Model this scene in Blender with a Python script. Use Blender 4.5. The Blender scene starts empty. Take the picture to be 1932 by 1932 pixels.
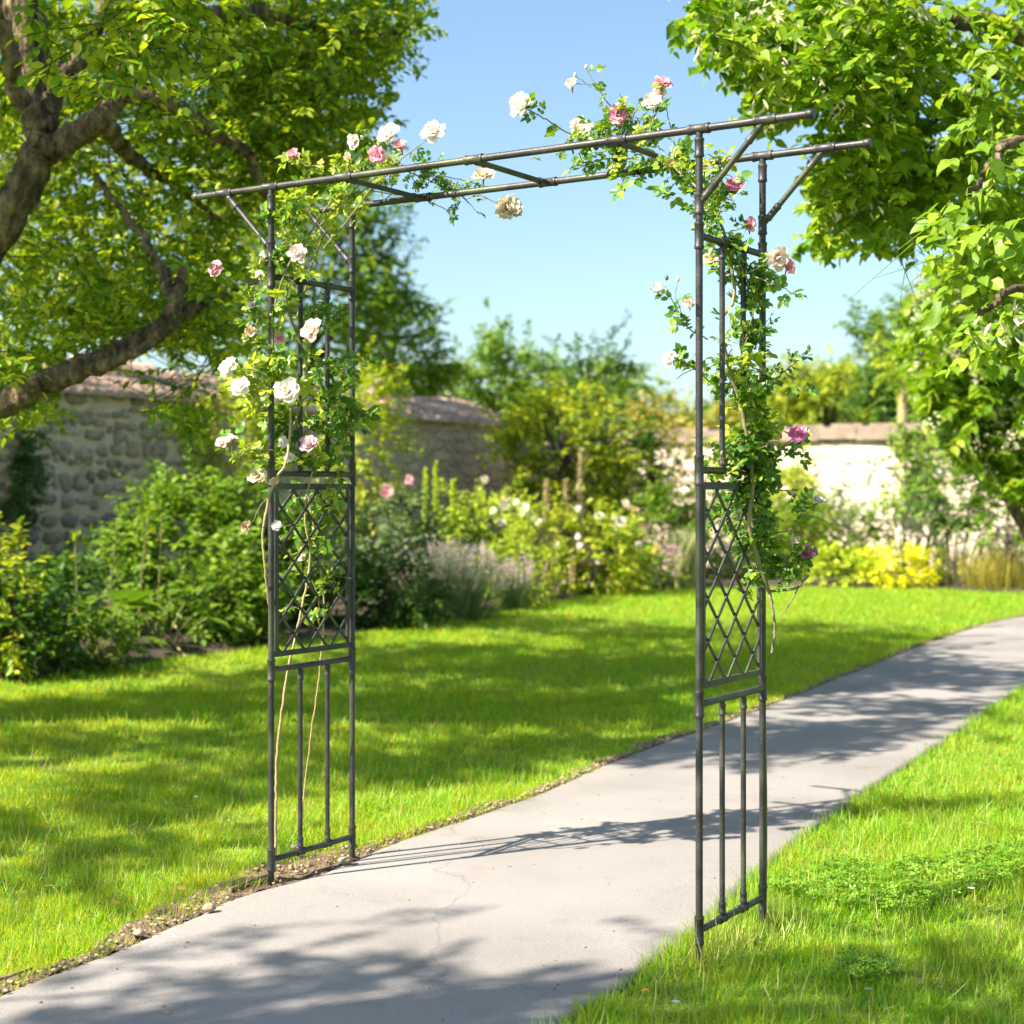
import bpy, math, random
import numpy as np
from mathutils import Vector, Quaternion, Matrix

rng = np.random.default_rng(11)
random.seed(11)
C = bpy.context.scene.collection
SC = bpy.context.scene

# ------------------------------------------------------------------ camera, sky, sun, exposure
F, CX, HOR, CH = 3022.19, 966.0, 925.0, 1.264      # focal length / centre / horizon measured on the photo (1932 px frame)
cam_d = bpy.data.cameras.new("camera")
cam = bpy.data.objects.new("camera", cam_d); C.objects.link(cam)
cam.location = (0, 0, CH); cam.rotation_euler = (math.radians(90), 0, 0)
cam_d.sensor_width = 36; cam_d.lens = 36 * F / 1932.0
cam_d.shift_y = -(966 - HOR) / 1932.0
cam_d.clip_end = 2000; cam_d.clip_start = 0.05
cam_d.dof.use_dof = True; cam_d.dof.focus_distance = 4.75; cam_d.dof.aperture_fstop = 3.4
SC.camera = cam

SUN_EL = math.radians(43)
SUN_TO = Vector((-0.883 * math.cos(SUN_EL), -0.469 * math.cos(SUN_EL), math.sin(SUN_EL)))
w = bpy.data.worlds.new("World"); SC.world = w; w.use_nodes = True
nt = w.node_tree
sky = nt.nodes.new("ShaderNodeTexSky"); sky.sky_type = 'NISHITA'; sky.sun_disc = False
sky.sun_elevation = SUN_EL; sky.sun_rotation = math.atan2(SUN_TO.x, SUN_TO.y) % (2 * math.pi)
sky.air_density = 1.0; sky.dust_density = 1.5; sky.ozone_density = 0.55
bg = nt.nodes["Background"]; bg.inputs[1].default_value = 0.077
skm = nt.nodes.new('ShaderNodeMixRGB'); skm.blend_type = 'MULTIPLY'; skm.inputs[0].default_value = 1; skm.inputs[2].default_value = (.87, .975, 1.02, 1)
nt.links.new(sky.outputs[0], skm.inputs[1]); nt.links.new(skm.outputs[0], bg.inputs[0])
sun_d = bpy.data.lights.new("sun", 'SUN'); sun_d.energy = 4.9; sun_d.angle = math.radians(0.53); sun_d.color = (1.0, 0.90, 0.76)
sun = bpy.data.objects.new("sun", sun_d); C.objects.link(sun)
sun.rotation_euler = (-SUN_TO).to_track_quat('-Z', 'Y').to_euler(); sun.location = (-8, -4, 10)
SC.view_settings.view_transform = 'Standard'; SC.view_settings.look = 'None'
SC.view_settings.exposure = 1.6; SC.view_settings.gamma = 1
SC.render.engine = 'CYCLES'
SC.cycles.use_denoising = True
SC.cycles.max_bounces = 12; SC.cycles.diffuse_bounces = 8; SC.cycles.transmission_bounces = 8; SC.cycles.transparent_max_bounces = 4
SC.cycles.caustics_reflective = False; SC.cycles.caustics_refractive = False

# ------------------------------------------------------------------ helpers
def at(px, py, Y):
    return np.array([(px - CX) / F * Y, Y, CH - (py - HOR) / F * Y])
def ground(px, py):
    Y = F * CH / (py - HOR); return np.array([(px - CX) / F * Y, Y])
def norm(a):
    return a / np.maximum(np.linalg.norm(a, axis=-1, keepdims=True), 1e-9)
def crom(P, n=12):
    P = np.asarray(P, float)
    if len(P) < 3:
        t = np.linspace(0, 1, n + 1)[:, None]; return P[0] * (1 - t) + P[-1] * t
    Q = np.vstack([2 * P[0] - P[1], P, 2 * P[-1] - P[-2]]); out = []
    for i in range(1, len(Q) - 2):
        t = np.linspace(0, 1, n, endpoint=False)[:, None]
        a, b, c, d = Q[i - 1], Q[i], Q[i + 1], Q[i + 2]
        out.append(.5 * ((2 * b) + (c - a) * t + (2 * a - 5 * b + 4 * c - d) * t ** 2 + (3 * b - a - 3 * c + d) * t ** 3))
    return np.vstack(out + [P[-1:]])
def pip(px, py, poly):
    poly = np.asarray(poly, float); ins = np.zeros(len(px), bool); n = len(poly); j = n - 1
    for i in range(n):
        xi, yi = poly[i]; xj, yj = poly[j]
        c = ((yi > py) != (yj > py)) & (px < (xj - xi) * (py - yi) / (yj - yi + 1e-12) + xi)
        ins ^= c; j = i
    return ins
def poly_sample(poly, n):
    poly = np.asarray(poly, float); lo, hi = poly.min(0), poly.max(0); out = np.zeros((0, 2))
    while len(out) < n:
        q = rng.uniform(lo, hi, (n * 3, 2)); out = np.vstack([out, q[pip(q[:, 0], q[:, 1], poly)]])
    return out[:n]

ORIG = {}
class MB:
    def __init__(s): s.V = []; s.T = []; s.Q = []; s.n = 0
    def add(s, V, T=None, Q=None):
        V = np.asarray(V, float).reshape(-1, 3)
        if T is not None and len(T): s.T.append(np.asarray(T, int).reshape(-1, 3) + s.n)
        if Q is not None and len(Q): s.Q.append(np.asarray(Q, int).reshape(-1, 4) + s.n)
        s.V.append(V); s.n += len(V)
    def build(s, name, m, parent=None, smooth=True):
        V = np.vstack(s.V)
        o0 = ORIG.get(parent.name, np.zeros(3)) if parent else np.zeros(3)
        T = np.vstack(s.T) if s.T else np.zeros((0, 3), int); Q = np.vstack(s.Q) if s.Q else np.zeros((0, 4), int)
        me = bpy.data.meshes.new(name)
        me.vertices.add(len(V)); me.vertices.foreach_set('co', (V - o0).astype(np.float32).ravel())
        L = np.concatenate([T.ravel(), Q.ravel()]).astype(np.int32)
        me.loops.add(len(L)); me.loops.foreach_set('vertex_index', L)
        st = np.concatenate([np.arange(len(T)) * 3, len(T) * 3 + np.arange(len(Q)) * 4]).astype(np.int32)
        me.polygons.add(len(st)); me.polygons.foreach_set('loop_start', st)
        me.polygons.foreach_set('use_smooth', np.full(len(st), smooth, bool))
        me.update(calc_edges=True); me.validate()
        me.materials.append(m)
        o = bpy.data.objects.new(name, me); C.objects.link(o)
        if parent: o.parent = parent
        ORIG[o.name] = o0
        return o
    # shapes
    def tube(s, P, R, sides=8, cap=True, rough=0.0):
        P = np.asarray(P, float); n = len(P); R = np.full(n, R) if np.isscalar(R) else np.interp(np.linspace(0, 1, n), np.linspace(0, 1, len(R)), R)
        T = norm(np.gradient(P, axis=0)); u = np.cross(T[0], [0, 0, 1.0])
        if np.linalg.norm(u) < 1e-3: u = np.cross(T[0], [0, 1.0, 0])
        u = u / np.linalg.norm(u); rings = []
        a = np.linspace(0, 2 * np.pi, sides, endpoint=False)
        for i in range(n):
            u = u - T[i] * np.dot(u, T[i]); u /= np.linalg.norm(u); v = np.cross(T[i], u)
            rr = R[i] * (1 + (rng.normal(0, rough * .35, sides) + rough * (np.sin(3 * a + i * .35) + .8 * np.sin(5 * a - i * .22 + 1) + .6 * np.sin(i * .7) * np.sin(2 * a + i * .5)) if rough else 0))
            rings.append(P[i] + (np.cos(a) * rr)[:, None] * u + (np.sin(a) * rr)[:, None] * v)
        V = np.vstack(rings); i, k = np.meshgrid(np.arange(n - 1), np.arange(sides), indexing='ij'); k2 = (k + 1) % sides
        Q = np.stack([i * sides + k, i * sides + k2, (i + 1) * sides + k2, (i + 1) * sides + k], -1).reshape(-1, 4)
        Tn = None
        if cap:
            V = np.vstack([V, rings[0], rings[-1], P[0], P[-1]]); a0, a1 = n * sides, (n + 1) * sides; c0 = (n + 2) * sides; k = np.arange(sides); k2 = (k + 1) % sides
            Tn = np.vstack([np.stack([a0 + k2, a0 + k, np.full(sides, c0)], -1), np.stack([a1 + k, a1 + k2, np.full(sides, c0 + 1)], -1)])
        s.add(V, Tn, Q)
    def box(s, c, ax, h):
        c = np.asarray(c, float); ax = [np.asarray(a, float) * hh for a, hh in zip(ax, h)]; V = []
        for i in (-1, 1):
            for j in (-1, 1):
                for k in (-1, 1): V.append(c + i * ax[0] + j * ax[1] + k * ax[2])
        s.add(V, None, [[0, 1, 3, 2], [4, 6, 7, 5], [0, 4, 5, 1], [2, 3, 7, 6], [0, 2, 6, 4], [1, 5, 7, 3]])
    def bar(s, a, b, w_, n_, t_):      # flat bar a->b, width dir w_, half width, normal n_, half thickness
        a = np.asarray(a, float); b = np.asarray(b, float); d = norm(b - a); nn = norm(np.asarray(n_, float)); ww = np.cross(d, nn)
        s.box((a + b) / 2, (d, ww, nn), (np.linalg.norm(b - a) / 2, w_, t_))
    def prisms(s, A, B, r):
        A = np.asarray(A); B = np.asarray(B); n = len(A)
        if not n: return
        d = norm(B - A); u = norm(np.cross(d, [.31, .52, .79])); v = np.cross(d, u); V = np.zeros((n, 6, 3))
        for k in range(3):
            a = 2.094 * k; o = (math.cos(a) * u + math.sin(a) * v)
            V[:, k] = A + o * r; V[:, 3 + k] = B + o * r * .45
        q = np.array([[0, 1, 4, 3], [1, 2, 5, 4], [2, 0, 3, 5]])
        s.add(V.reshape(-1, 3), None, (q[None] + (np.arange(n) * 6)[:, None, None]).reshape(-1, 4))
    def scatter(s, tpl, pos, d, nr, sc, wsc=None):
        TV, TT, TQ = tpl; n = len(pos)
        if not n: return
        d = norm(d); x = norm(np.cross(d, nr)); z = np.cross(x, d)
        sc = np.broadcast_to(np.asarray(sc, float), (n,)); ws = sc if wsc is None else sc * wsc
        V = pos[:, None] + TV[None, :, 0:1] * ws[:, None, None] * x[:, None] + TV[None, :, 1:2] * sc[:, None, None] * d[:, None] + TV[None, :, 2:3] * sc[:, None, None] * z[:, None]
        off = (np.arange(n) * len(TV))[:, None, None]
        s.add(V.reshape(-1, 3), (TT[None] + off).reshape(-1, 3) if len(TT) else None, (TQ[None] + off).reshape(-1, 4) if len(TQ) else None)
    def blob(s, c, r, seg=10, rng_=None, lump=0.0, flat=1.0):
        nu, nv = seg, max(4, seg // 2); V = []
        ph = rng.uniform(0, 6, 6)
        for j in range(nv + 1):
            th = math.pi * j / nv
            for i in range(nu):
                a = 2 * math.pi * i / nu; d = np.array([math.sin(th) * math.cos(a), math.sin(th) * math.sin(a), math.cos(th)])
                k = 1 + lump * (math.sin(3 * d[0] + ph[0]) + math.sin(4 * d[1] + ph[1]) + math.sin(5 * d[2] + ph[2])) / 2
                V.append(np.asarray(c) + d * k * np.asarray(r))
        Q = [[j * nu + i, (j + 1) * nu + i, (j + 1) * nu + (i + 1) % nu, j * nu + (i + 1) % nu] for j in range(nv) for i in range(nu)]
        s.add(V, None, Q)

# leaf templates: length along +Y, face normal +Z
E3 = np.zeros((0, 3), int); E4 = np.zeros((0, 4), int)
LEAF8 = (np.array([[0, 0, 0], [0, .35, -.05], [0, .7, -.05], [0, 1, -.14], [-.30, .3, .05], [-.27, .66, .02], [.30, .3, .05], [.27, .66, .02]]),
         np.array([[0, 1, 4], [0, 6, 1], [2, 3, 5], [2, 7, 3]]), np.array([[1, 2, 5, 4], [1, 6, 7, 2]]))
LEAF6 = (np.array([[0, 0, 0], [.25, .3, .06], [.22, .68, .03], [0, 1, -.1], [-.22, .68, .03], [-.25, .3, .06]]),
         E3, np.array([[0, 1, 2, 3], [0, 3, 4, 5]]))
HEART = (np.array([[0, 0, 0], [.40, .12, .03], [.46, .45, .05], [.2, .82, -.03], [0, 1.05, -.16], [-.2, .82, -.03], [-.46, .45, .05], [-.40, .12, .03], [0, .45, -.05]]),
         np.array([[0, 1, 8], [0, 8, 7], [8, 3, 4], [8, 4, 5]]), np.array([[1, 2, 3, 8], [8, 5, 6, 7]]))
BLADE = (np.array([[-.5, 0, 0], [.5, 0, 0], [.45, .4, .03], [-.45, .4, .03], [.3, .75, .14], [-.3, .75, .14], [0, 1, .34]]),
         np.array([[5, 4, 6]]), np.array([[0, 1, 2, 3], [3, 2, 4, 5]]))
def _clover():
    V = [[0, 0, 0]]; T = []
    for k in range(3):
        a = 2.094 * k
        for (r, da, z) in ((.55, -.55, .1), (1.0, -.35, .16), (.92, 0, .06), (1.0, .35, .16), (.55, .55, .1)):
            V.append([r * math.sin(a + da), r * math.cos(a + da), z])
        b = 1 + 5 * k
        T += [[0, b + 1, b], [0, b + 2, b + 1], [0, b + 3, b + 2], [0, b + 4, b + 3]]
    return (np.array(V), np.array(T)[:, ::-1], E4)
CLOVER = _clover()

def rdir(n, up=0.0, flat=1.0):
    v = rng.normal(size=(n, 3)); v[:, 2] = v[:, 2] * flat + up; return norm(v)
def sprays(cen, L, n, size, droop=.25, spread=.9, dirs=None, sizevar=.25):
    """leaves along short twigs that start at cen"""
    S = len(cen)
    d = rdir(S, -.1, .5) if dirs is None else dirs
    side = norm(np.cross(d, np.array([0, 0, 1.0]) + rng.normal(0, .35, (S, 3))))
    Ls = L * rng.uniform(.6, 1.25, S)
    t = (np.arange(n) + .5) / n
    sag = -droop * .5 * (t ** 2)[None, :] * Ls[:, None]
    pos = cen[:, None] + d[:, None] * (t[None, :] * Ls[:, None])[..., None]; pos[..., 2] += sag
    sgn = np.where(np.arange(n) % 2 == 0, 1.0, -1.0); sgn = sgn[None, :, None]
    ld = d[:, None] * .55 + side[:, None] * sgn * spread + rng.normal(0, .28, (S, n, 3)); ld[..., 2] -= droop
    nr = np.array([0, 0, 1.0]) + rng.normal(0, .38, (S, n, 3))
    sc = size * rng.uniform(1 - sizevar, 1 + sizevar, (S, n))
    A = cen; B = cen + d * Ls[:, None]; B[:, 2] -= droop * .5 * Ls
    return pos.reshape(-1, 3), ld.reshape(-1, 3), nr.reshape(-1, 3), sc.ravel(), A, B

def thing(name, label, cat, loc=(0, 0, 0), group=None):
    o = bpy.data.objects.new(name, None); C.objects.link(o); o.location = loc; o.empty_display_size = .1
    ORIG[o.name] = np.array(loc, float); o['label'] = label; o['category'] = cat
    if group: o['group'] = group
    return o
def tag(o, label=None, cat=None, group=None, kind=None):
    if label: o['label'] = label
    if cat: o['category'] = cat
    if group: o['group'] = group
    if kind: o['kind'] = kind
    return o

# ------------------------------------------------------------------ materials
def ramp(nd, stops):
    r = nd.new("ShaderNodeValToRGB"); e = r.color_ramp.elements
    while len(e) < len(stops): e.new(.5)
    for el, (p, c) in zip(e, stops): el.position = p; el.color = (*c, 1)
    return r
def base(name):
    m = bpy.data.materials.new(name); m.use_nodes = True; return m, m.node_tree.nodes, m.node_tree.links, m.node_tree.nodes["Principled BSDF"]
def leafmat(name, cols, trans=.4, tint=(1.15, 1.25, .55), rough=.45, spec=.4, patch=None):
    if 'leaf' in name and 'fallen' not in name: cols = [tuple(min(.8, x * k) for x, k in zip(c, (2.1, 1.8, 1.2))) for c in cols]
    m, nd, lk, p = base(name)
    g = nd.new("ShaderNodeNewGeometry")
    r = ramp(nd, [(i / (len(cols) - 1), c) for i, c in enumerate(cols)])
    lk.new(g.outputs['Random Per Island'], r.inputs[0]); col = r.outputs[0]
    if patch:
        nz = nd.new("ShaderNodeTexNoise"); nz.inputs['Scale'].default_value = patch[0]; nz.inputs['Detail'].default_value = 4
        lk.new(g.outputs['Position'], nz.inputs['Vector'])
        rr = ramp(nd, [(.42, (0, 0, 0)), (.68, (1, 1, 1))]); lk.new(nz.outputs[0], rr.inputs[0])
        mx = nd.new("ShaderNodeMixRGB"); lk.new(rr.outputs[0], mx.inputs[0]); lk.new(col, mx.inputs[1]); mx.inputs[2].default_value = (*patch[1], 1)
        nz2 = nd.new("ShaderNodeTexNoise"); nz2.inputs['Scale'].default_value = patch[0] * 4.5; nz2.inputs['Detail'].default_value = 3; lk.new(g.outputs['Position'], nz2.inputs['Vector'])
        ra = nd.new("ShaderNodeMixRGB"); ra.inputs[0].default_value = .5; lk.new(nz.outputs[0], ra.inputs[1]); lk.new(nz2.outputs[0], ra.inputs[2]); lk.new(ra.outputs[0], rr.inputs[0])
        rr.color_ramp.elements[0].position = .44; rr.color_ramp.elements[1].position = .60
        mf = nd.new("ShaderNodeMath"); mf.operation = 'MULTIPLY'; mf.inputs[1].default_value = patch[2]; lk.new(rr.outputs[0], mf.inputs[0]); lk.new(mf.outputs[0], mx.inputs[0])
        col = mx.outputs[0]
    lk.new(col, p.inputs['Base Color']); p.inputs['Roughness'].default_value = rough; p.inputs['Specular IOR Level'].default_value = spec
    tr = nd.new("ShaderNodeBsdfTranslucent"); mul = nd.new("ShaderNodeMixRGB"); mul.blend_type = 'MULTIPLY'; mul.inputs[0].default_value = 1
    lk.new(col, mul.inputs[1]); mul.inputs[2].default_value = (*tint, 1); lk.new(mul.outputs[0], tr.inputs[0])
    ms = nd.new("ShaderNodeMixShader"); ms.inputs[0].default_value = trans
    lk.new(p.outputs[0], ms.inputs[1]); lk.new(tr.outputs[0], ms.inputs[2]); lk.new(ms.outputs[0], nd["Material Output"].inputs[0])
    return m
def noisy(name, stops, scale=8, rough=.8, bump=.0, bscale=None, detail=6, metallic=0.0, coord='Position', stretch=None, spec=.5):
    m, nd, lk, p = base(name)
    if coord == 'Position':
        src = nd.new("ShaderNodeNewGeometry").outputs['Position']
    else:
        src = nd.new("ShaderNodeTexCoord").outputs['Object']
    if stretch:
        mp = nd.new("ShaderNodeMapping"); mp.inputs['Scale'].default_value = stretch; lk.new(src, mp.inputs[0]); src = mp.outputs[0]
    nz = nd.new("ShaderNodeTexNoise"); nz.inputs['Scale'].default_value = scale; nz.inputs['Detail'].default_value = detail; nz.inputs['Roughness'].default_value = .62
    lk.new(src, nz.inputs['Vector']); r = ramp(nd, stops); lk.new(nz.outputs[0], r.inputs[0]); lk.new(r.outputs[0], p.inputs['Base Color'])
    p.inputs['Roughness'].default_value = rough; p.inputs['Metallic'].default_value = metallic; p.inputs['Specular IOR Level'].default_value = spec
    if bump:
        n2 = nd.new("ShaderNodeTexNoise"); n2.inputs['Scale'].default_value = bscale or scale * 4; n2.inputs['Detail'].default_value = 6
        lk.new(src, n2.inputs['Vector']); b = nd.new("ShaderNodeBump"); b.inputs['Strength'].default_value = bump; b.inputs['Distance'].default_value = .02
        lk.new(n2.outputs[0], b.inputs['Height']); lk.new(b.outputs[0], p.inputs['Normal'])
    return m

M = {}
M['grass'] = leafmat('grass', [(.09, .32, .010), (.145, .43, .012), (.22, .48, .02), (.38, .53, .05)], .5, (2.7, 1.4, .4), .5, .35, patch=(1.6, (.34, .47, .045), .5))
M['pale_grass'] = leafmat('pale_grass', [(.26, .42, .06), (.40, .48, .10), (.55, .52, .20)], .45, (1.2, 1.1, .6))
M['dry_grass'] = leafmat('dry_grass', [(.35, .25, .08), (.5, .38, .14)], .3, (1, 1, 1))
M['clover'] = leafmat('clover', [(.12, .30, .02), (.20, .38, .03), (.33, .44, .04)], .4)
M['lawn'] = noisy('lawn_soil', [(.3, (.10, .11, .02)), (.5, (.16, .22, .022)), (.7, (.25, .27, .035))], 6, .95, .4, 60)
M['bed'] = noisy('bed_soil', [(.35, (.03, .022, .014)), (.65, (.07, .05, .03))], 9, .95, .6, 40)
M['soil'] = noisy('edge_soil', [(.3, (.07, .045, .025)), (.5, (.17, .115, .07)), (.7, (.30, .22, .14))], 24, .95, .8, 90)
M['pebble'] = noisy('pebble', [(.3, (.20, .14, .085)), (.7, (.42, .33, .22))], 30, .85, .3, 80)
M['twig'] = noisy('dry_twig', [(.3, (.16, .11, .07)), (.7, (.33, .25, .17))], 30, .85, .3, 80)
M['bark'] = noisy('bark', [(.3, (.022, .016, .010)), (.46, (.10, .072, .042)), (.66, (.30, .225, .13))], 17, .92, 1.0, 34, stretch=(1, 1, .5))
M['bark'].node_tree.nodes['Bump'].inputs['Distance'].default_value = .07
M['twigdark'] = noisy('twig_dark', [(.3, (.03, .025, .015)), (.7, (.08, .07, .04))], 12, .85)
M['cane'] = noisy('rose_cane', [(.3, (.10, .12, .035)), (.55, (.20, .18, .07)), (.75, (.32, .24, .12))], 14, .6, .2, 60)
M['cane_pale'] = noisy('rose_cane_pale', [(.3, (.26, .19, .08)), (.7, (.44, .34, .17))], 22, .6, .2, 60)
M['deadcane'] = noisy('dead_cane', [(.3, (.12, .09, .06)), (.7, (.30, .24, .17))], 30, .8, .3, 80)
M['roseleaf'] = leafmat('rose_leaf', [(.022, .075, .012), (.04, .115, .016), (.07, .165, .022), (.16, .25, .04)], .38, (1.3, 1.35, .5), .38, .5)
M['roseleaf_young'] = leafmat('rose_leaf_young', [(.10, .19, .025), (.17, .26, .035), (.26, .32, .06)], .45, (1.2, 1.2, .5), .4, .5)
M['sepal'] = leafmat('sepal', [(.06, .12, .02), (.12, .18, .04)], .2)
M['pink'] = leafmat('petal_pink', [(.80, .33, .48), (.86, .50, .61), (.88, .66, .72)], .42, (1, .9, .9), .55, .2)
M['salmon'] = leafmat('petal_salmon', [(.80, .36, .40), (.86, .52, .55), (.88, .68, .68)], .42, (1, .9, .9), .55, .2)
M['magenta'] = leafmat('petal_magenta', [(.70, .14, .46), (.80, .30, .57), (.86, .62, .74)], .42, (1, .9, .9), .55, .2)
M['white'] = leafmat('petal_white', [(.80, .77, .70), (.84, .80, .76), (.85, .83, .80)], .45, (1.05, 1.02, .95), .55, .2)
M['blush'] = leafmat('petal_blush', [(.82, .66, .62), (.86, .77, .73), (.88, .83, .80)], .42, (1.05, 1, .95), .55, .2)
M['cream'] = leafmat('petal_cream', [(.72, .60, .42), (.80, .72, .58), (.82, .78, .68)], .4, (1, .95, .85), .55, .2)
M['beige'] = leafmat('petal_dry', [(.42, .28, .16), (.62, .46, .32)], .3, (1, .95, .85), .6, .2)
M['mauve'] = leafmat('petal_mauve', [(.58, .38, .45), (.74, .60, .62)], .42, (1.05, 1, .95), .55, .2)
M['yellow'] = leafmat('petal_yellow', [(.75, .60, .04), (.82, .74, .08)], .3, (1, 1, .6), .55, .2)
M['purple'] = leafmat('petal_purple', [(.42, .16, .45), (.55, .30, .55)], .3, (1, 1, 1), .55, .2)
LM = dict(
    left=leafmat('tree_leaf_left', [(.04, .105, .010), (.08, .16, .013), (.14, .21, .016), (.24, .29, .025)], .42, (1.35, 1.45, .45), .42, .45),
    linden=leafmat('linden_leaf', [(.05, .12, .010), (.08, .17, .013), (.12, .21, .018), (.19, .26, .03)], .45, (1.2, 1.3, .4), .45, .4),
    lindenbig=leafmat('linden_leaf_near', [(.06, .14, .014), (.10, .19, .018), (.15, .23, .025)], .45, (1.25, 1.3, .4), .45, .4),
    bright=leafmat('leaf_bright', [(.10, .18, .016), (.17, .24, .02), (.25, .29, .03)], .42, (1.15, 1.2, .45)),
    mid=leafmat('leaf_mid', [(.045, .11, .014), (.08, .16, .018), (.13, .21, .025)], .4),
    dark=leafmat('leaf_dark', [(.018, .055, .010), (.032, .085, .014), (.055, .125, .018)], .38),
    blue=leafmat('leaf_bluish', [(.04, .085, .05), (.07, .12, .07), (.10, .16, .085)], .3, (1, 1.1, .7)),
    grey=leafmat('leaf_greygreen', [(.10, .14, .085), (.17, .21, .13), (.26, .29, .19)], .3, (1, 1.1, .7)),
    lime=leafmat('leaf_lime', [(.36, .40, .012), (.50, .50, .02), (.60, .58, .03)], .4, (1.1, 1.1, .5)),
    olive=leafmat('leaf_olive', [(.10, .12, .03), (.17, .18, .05), (.26, .24, .09)], .4),
    feather=leafmat('leaf_feather', [(.15, .25, .02), (.22, .32, .03), (.30, .38, .05)], .4),
    tan=leafmat('seed_spire', [(.40, .33, .14), (.52, .44, .22), (.60, .52, .30)], .3, (1, 1, .8)),
    cream=leafmat('tree_blossom', [(.55, .52, .30), (.68, .64, .44), (.76, .72, .58)], .35, (1, 1, .8)),
    far=leafmat('leaf_far', [(.06, .12, .035), (.10, .17, .05), (.15, .22, .06)], .4),
)
def metal(name):
    m, nd, lk, p = base(name)
    g = nd.new("ShaderNodeNewGeometry")
    n1 = nd.new("ShaderNodeTexNoise"); n1.inputs['Scale'].default_value = 14; n1.inputs['Detail'].default_value = 6; lk.new(g.outputs['Position'], n1.inputs['Vector'])
    r1 = ramp(nd, [(.35, (.024, .025, .027)), (.55, (.042, .042, .044)), (.75, (.078, .073, .068))]); lk.new(n1.outputs[0], r1.inputs[0])
    n2 = nd.new("ShaderNodeTexNoise"); n2.inputs['Scale'].default_value = 5; n2.inputs['Detail'].default_value = 5; lk.new(g.outputs['Position'], n2.inputs['Vector'])
    r2 = ramp(nd, [(.50, (0, 0, 0)), (.66, (1, 1, 1))]); lk.new(n2.outputs[0], r2.inputs[0])
    mx = nd.new("ShaderNodeMixRGB"); lk.new(r1.outputs[0], mx.inputs[1]); mx.inputs[2].default_value = (.10, .115, .055, 1)
    mm = nd.new("ShaderNodeMath"); mm.operation = 'MULTIPLY'; mm.inputs[1].default_value = .5; lk.new(r2.outputs[0], mm.inputs[0]); lk.new(mm.outputs[0], mx.inputs[0])
    v = nd.new("ShaderNodeTexVoronoi"); v.inputs['Scale'].default_value = 170; lk.new(g.outputs['Position'], v.inputs['Vector'])
    r3 = ramp(nd, [(.10, (1, 1, 1)), (.17, (0, 0, 0))]); lk.new(v.outputs['Distance'], r3.inputs[0])
    m2 = nd.new("ShaderNodeMixRGB"); lk.new(mx.outputs[0], m2.inputs[1]); m2.inputs[2].default_value = (.30, .28, .24, 1)
    m3 = nd.new("ShaderNodeMath"); m3.operation = 'MULTIPLY'; m3.inputs[1].default_value = .6; lk.new(r3.outputs[0], m3.inputs[0]); lk.new(m3.outputs[0], m2.inputs[0])
    lk.new(m2.outputs[0], p.inputs['Base Color']); p.inputs['Metallic'].default_value = .35
    rr = nd.new("ShaderNodeMapRange"); rr.inputs[3].default_value = .32; rr.inputs[4].default_value = .62; lk.new(n1.outputs[0], rr.inputs[0]); lk.new(rr.outputs[0], p.inputs['Roughness'])
    b = nd.new("ShaderNodeBump"); b.inputs['Strength'].default_value = .25; b.inputs['Distance'].default_value = .004
    n3 = nd.new("ShaderNodeTexNoise"); n3.inputs['Scale'].default_value = 120; lk.new(g.outputs['Position'], n3.inputs['Vector']); lk.new(n3.outputs[0], b.inputs['Height']); lk.new(b.outputs[0], p.inputs['Normal'])
    return m
M['metal'] = metal('weathered_metal')
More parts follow.
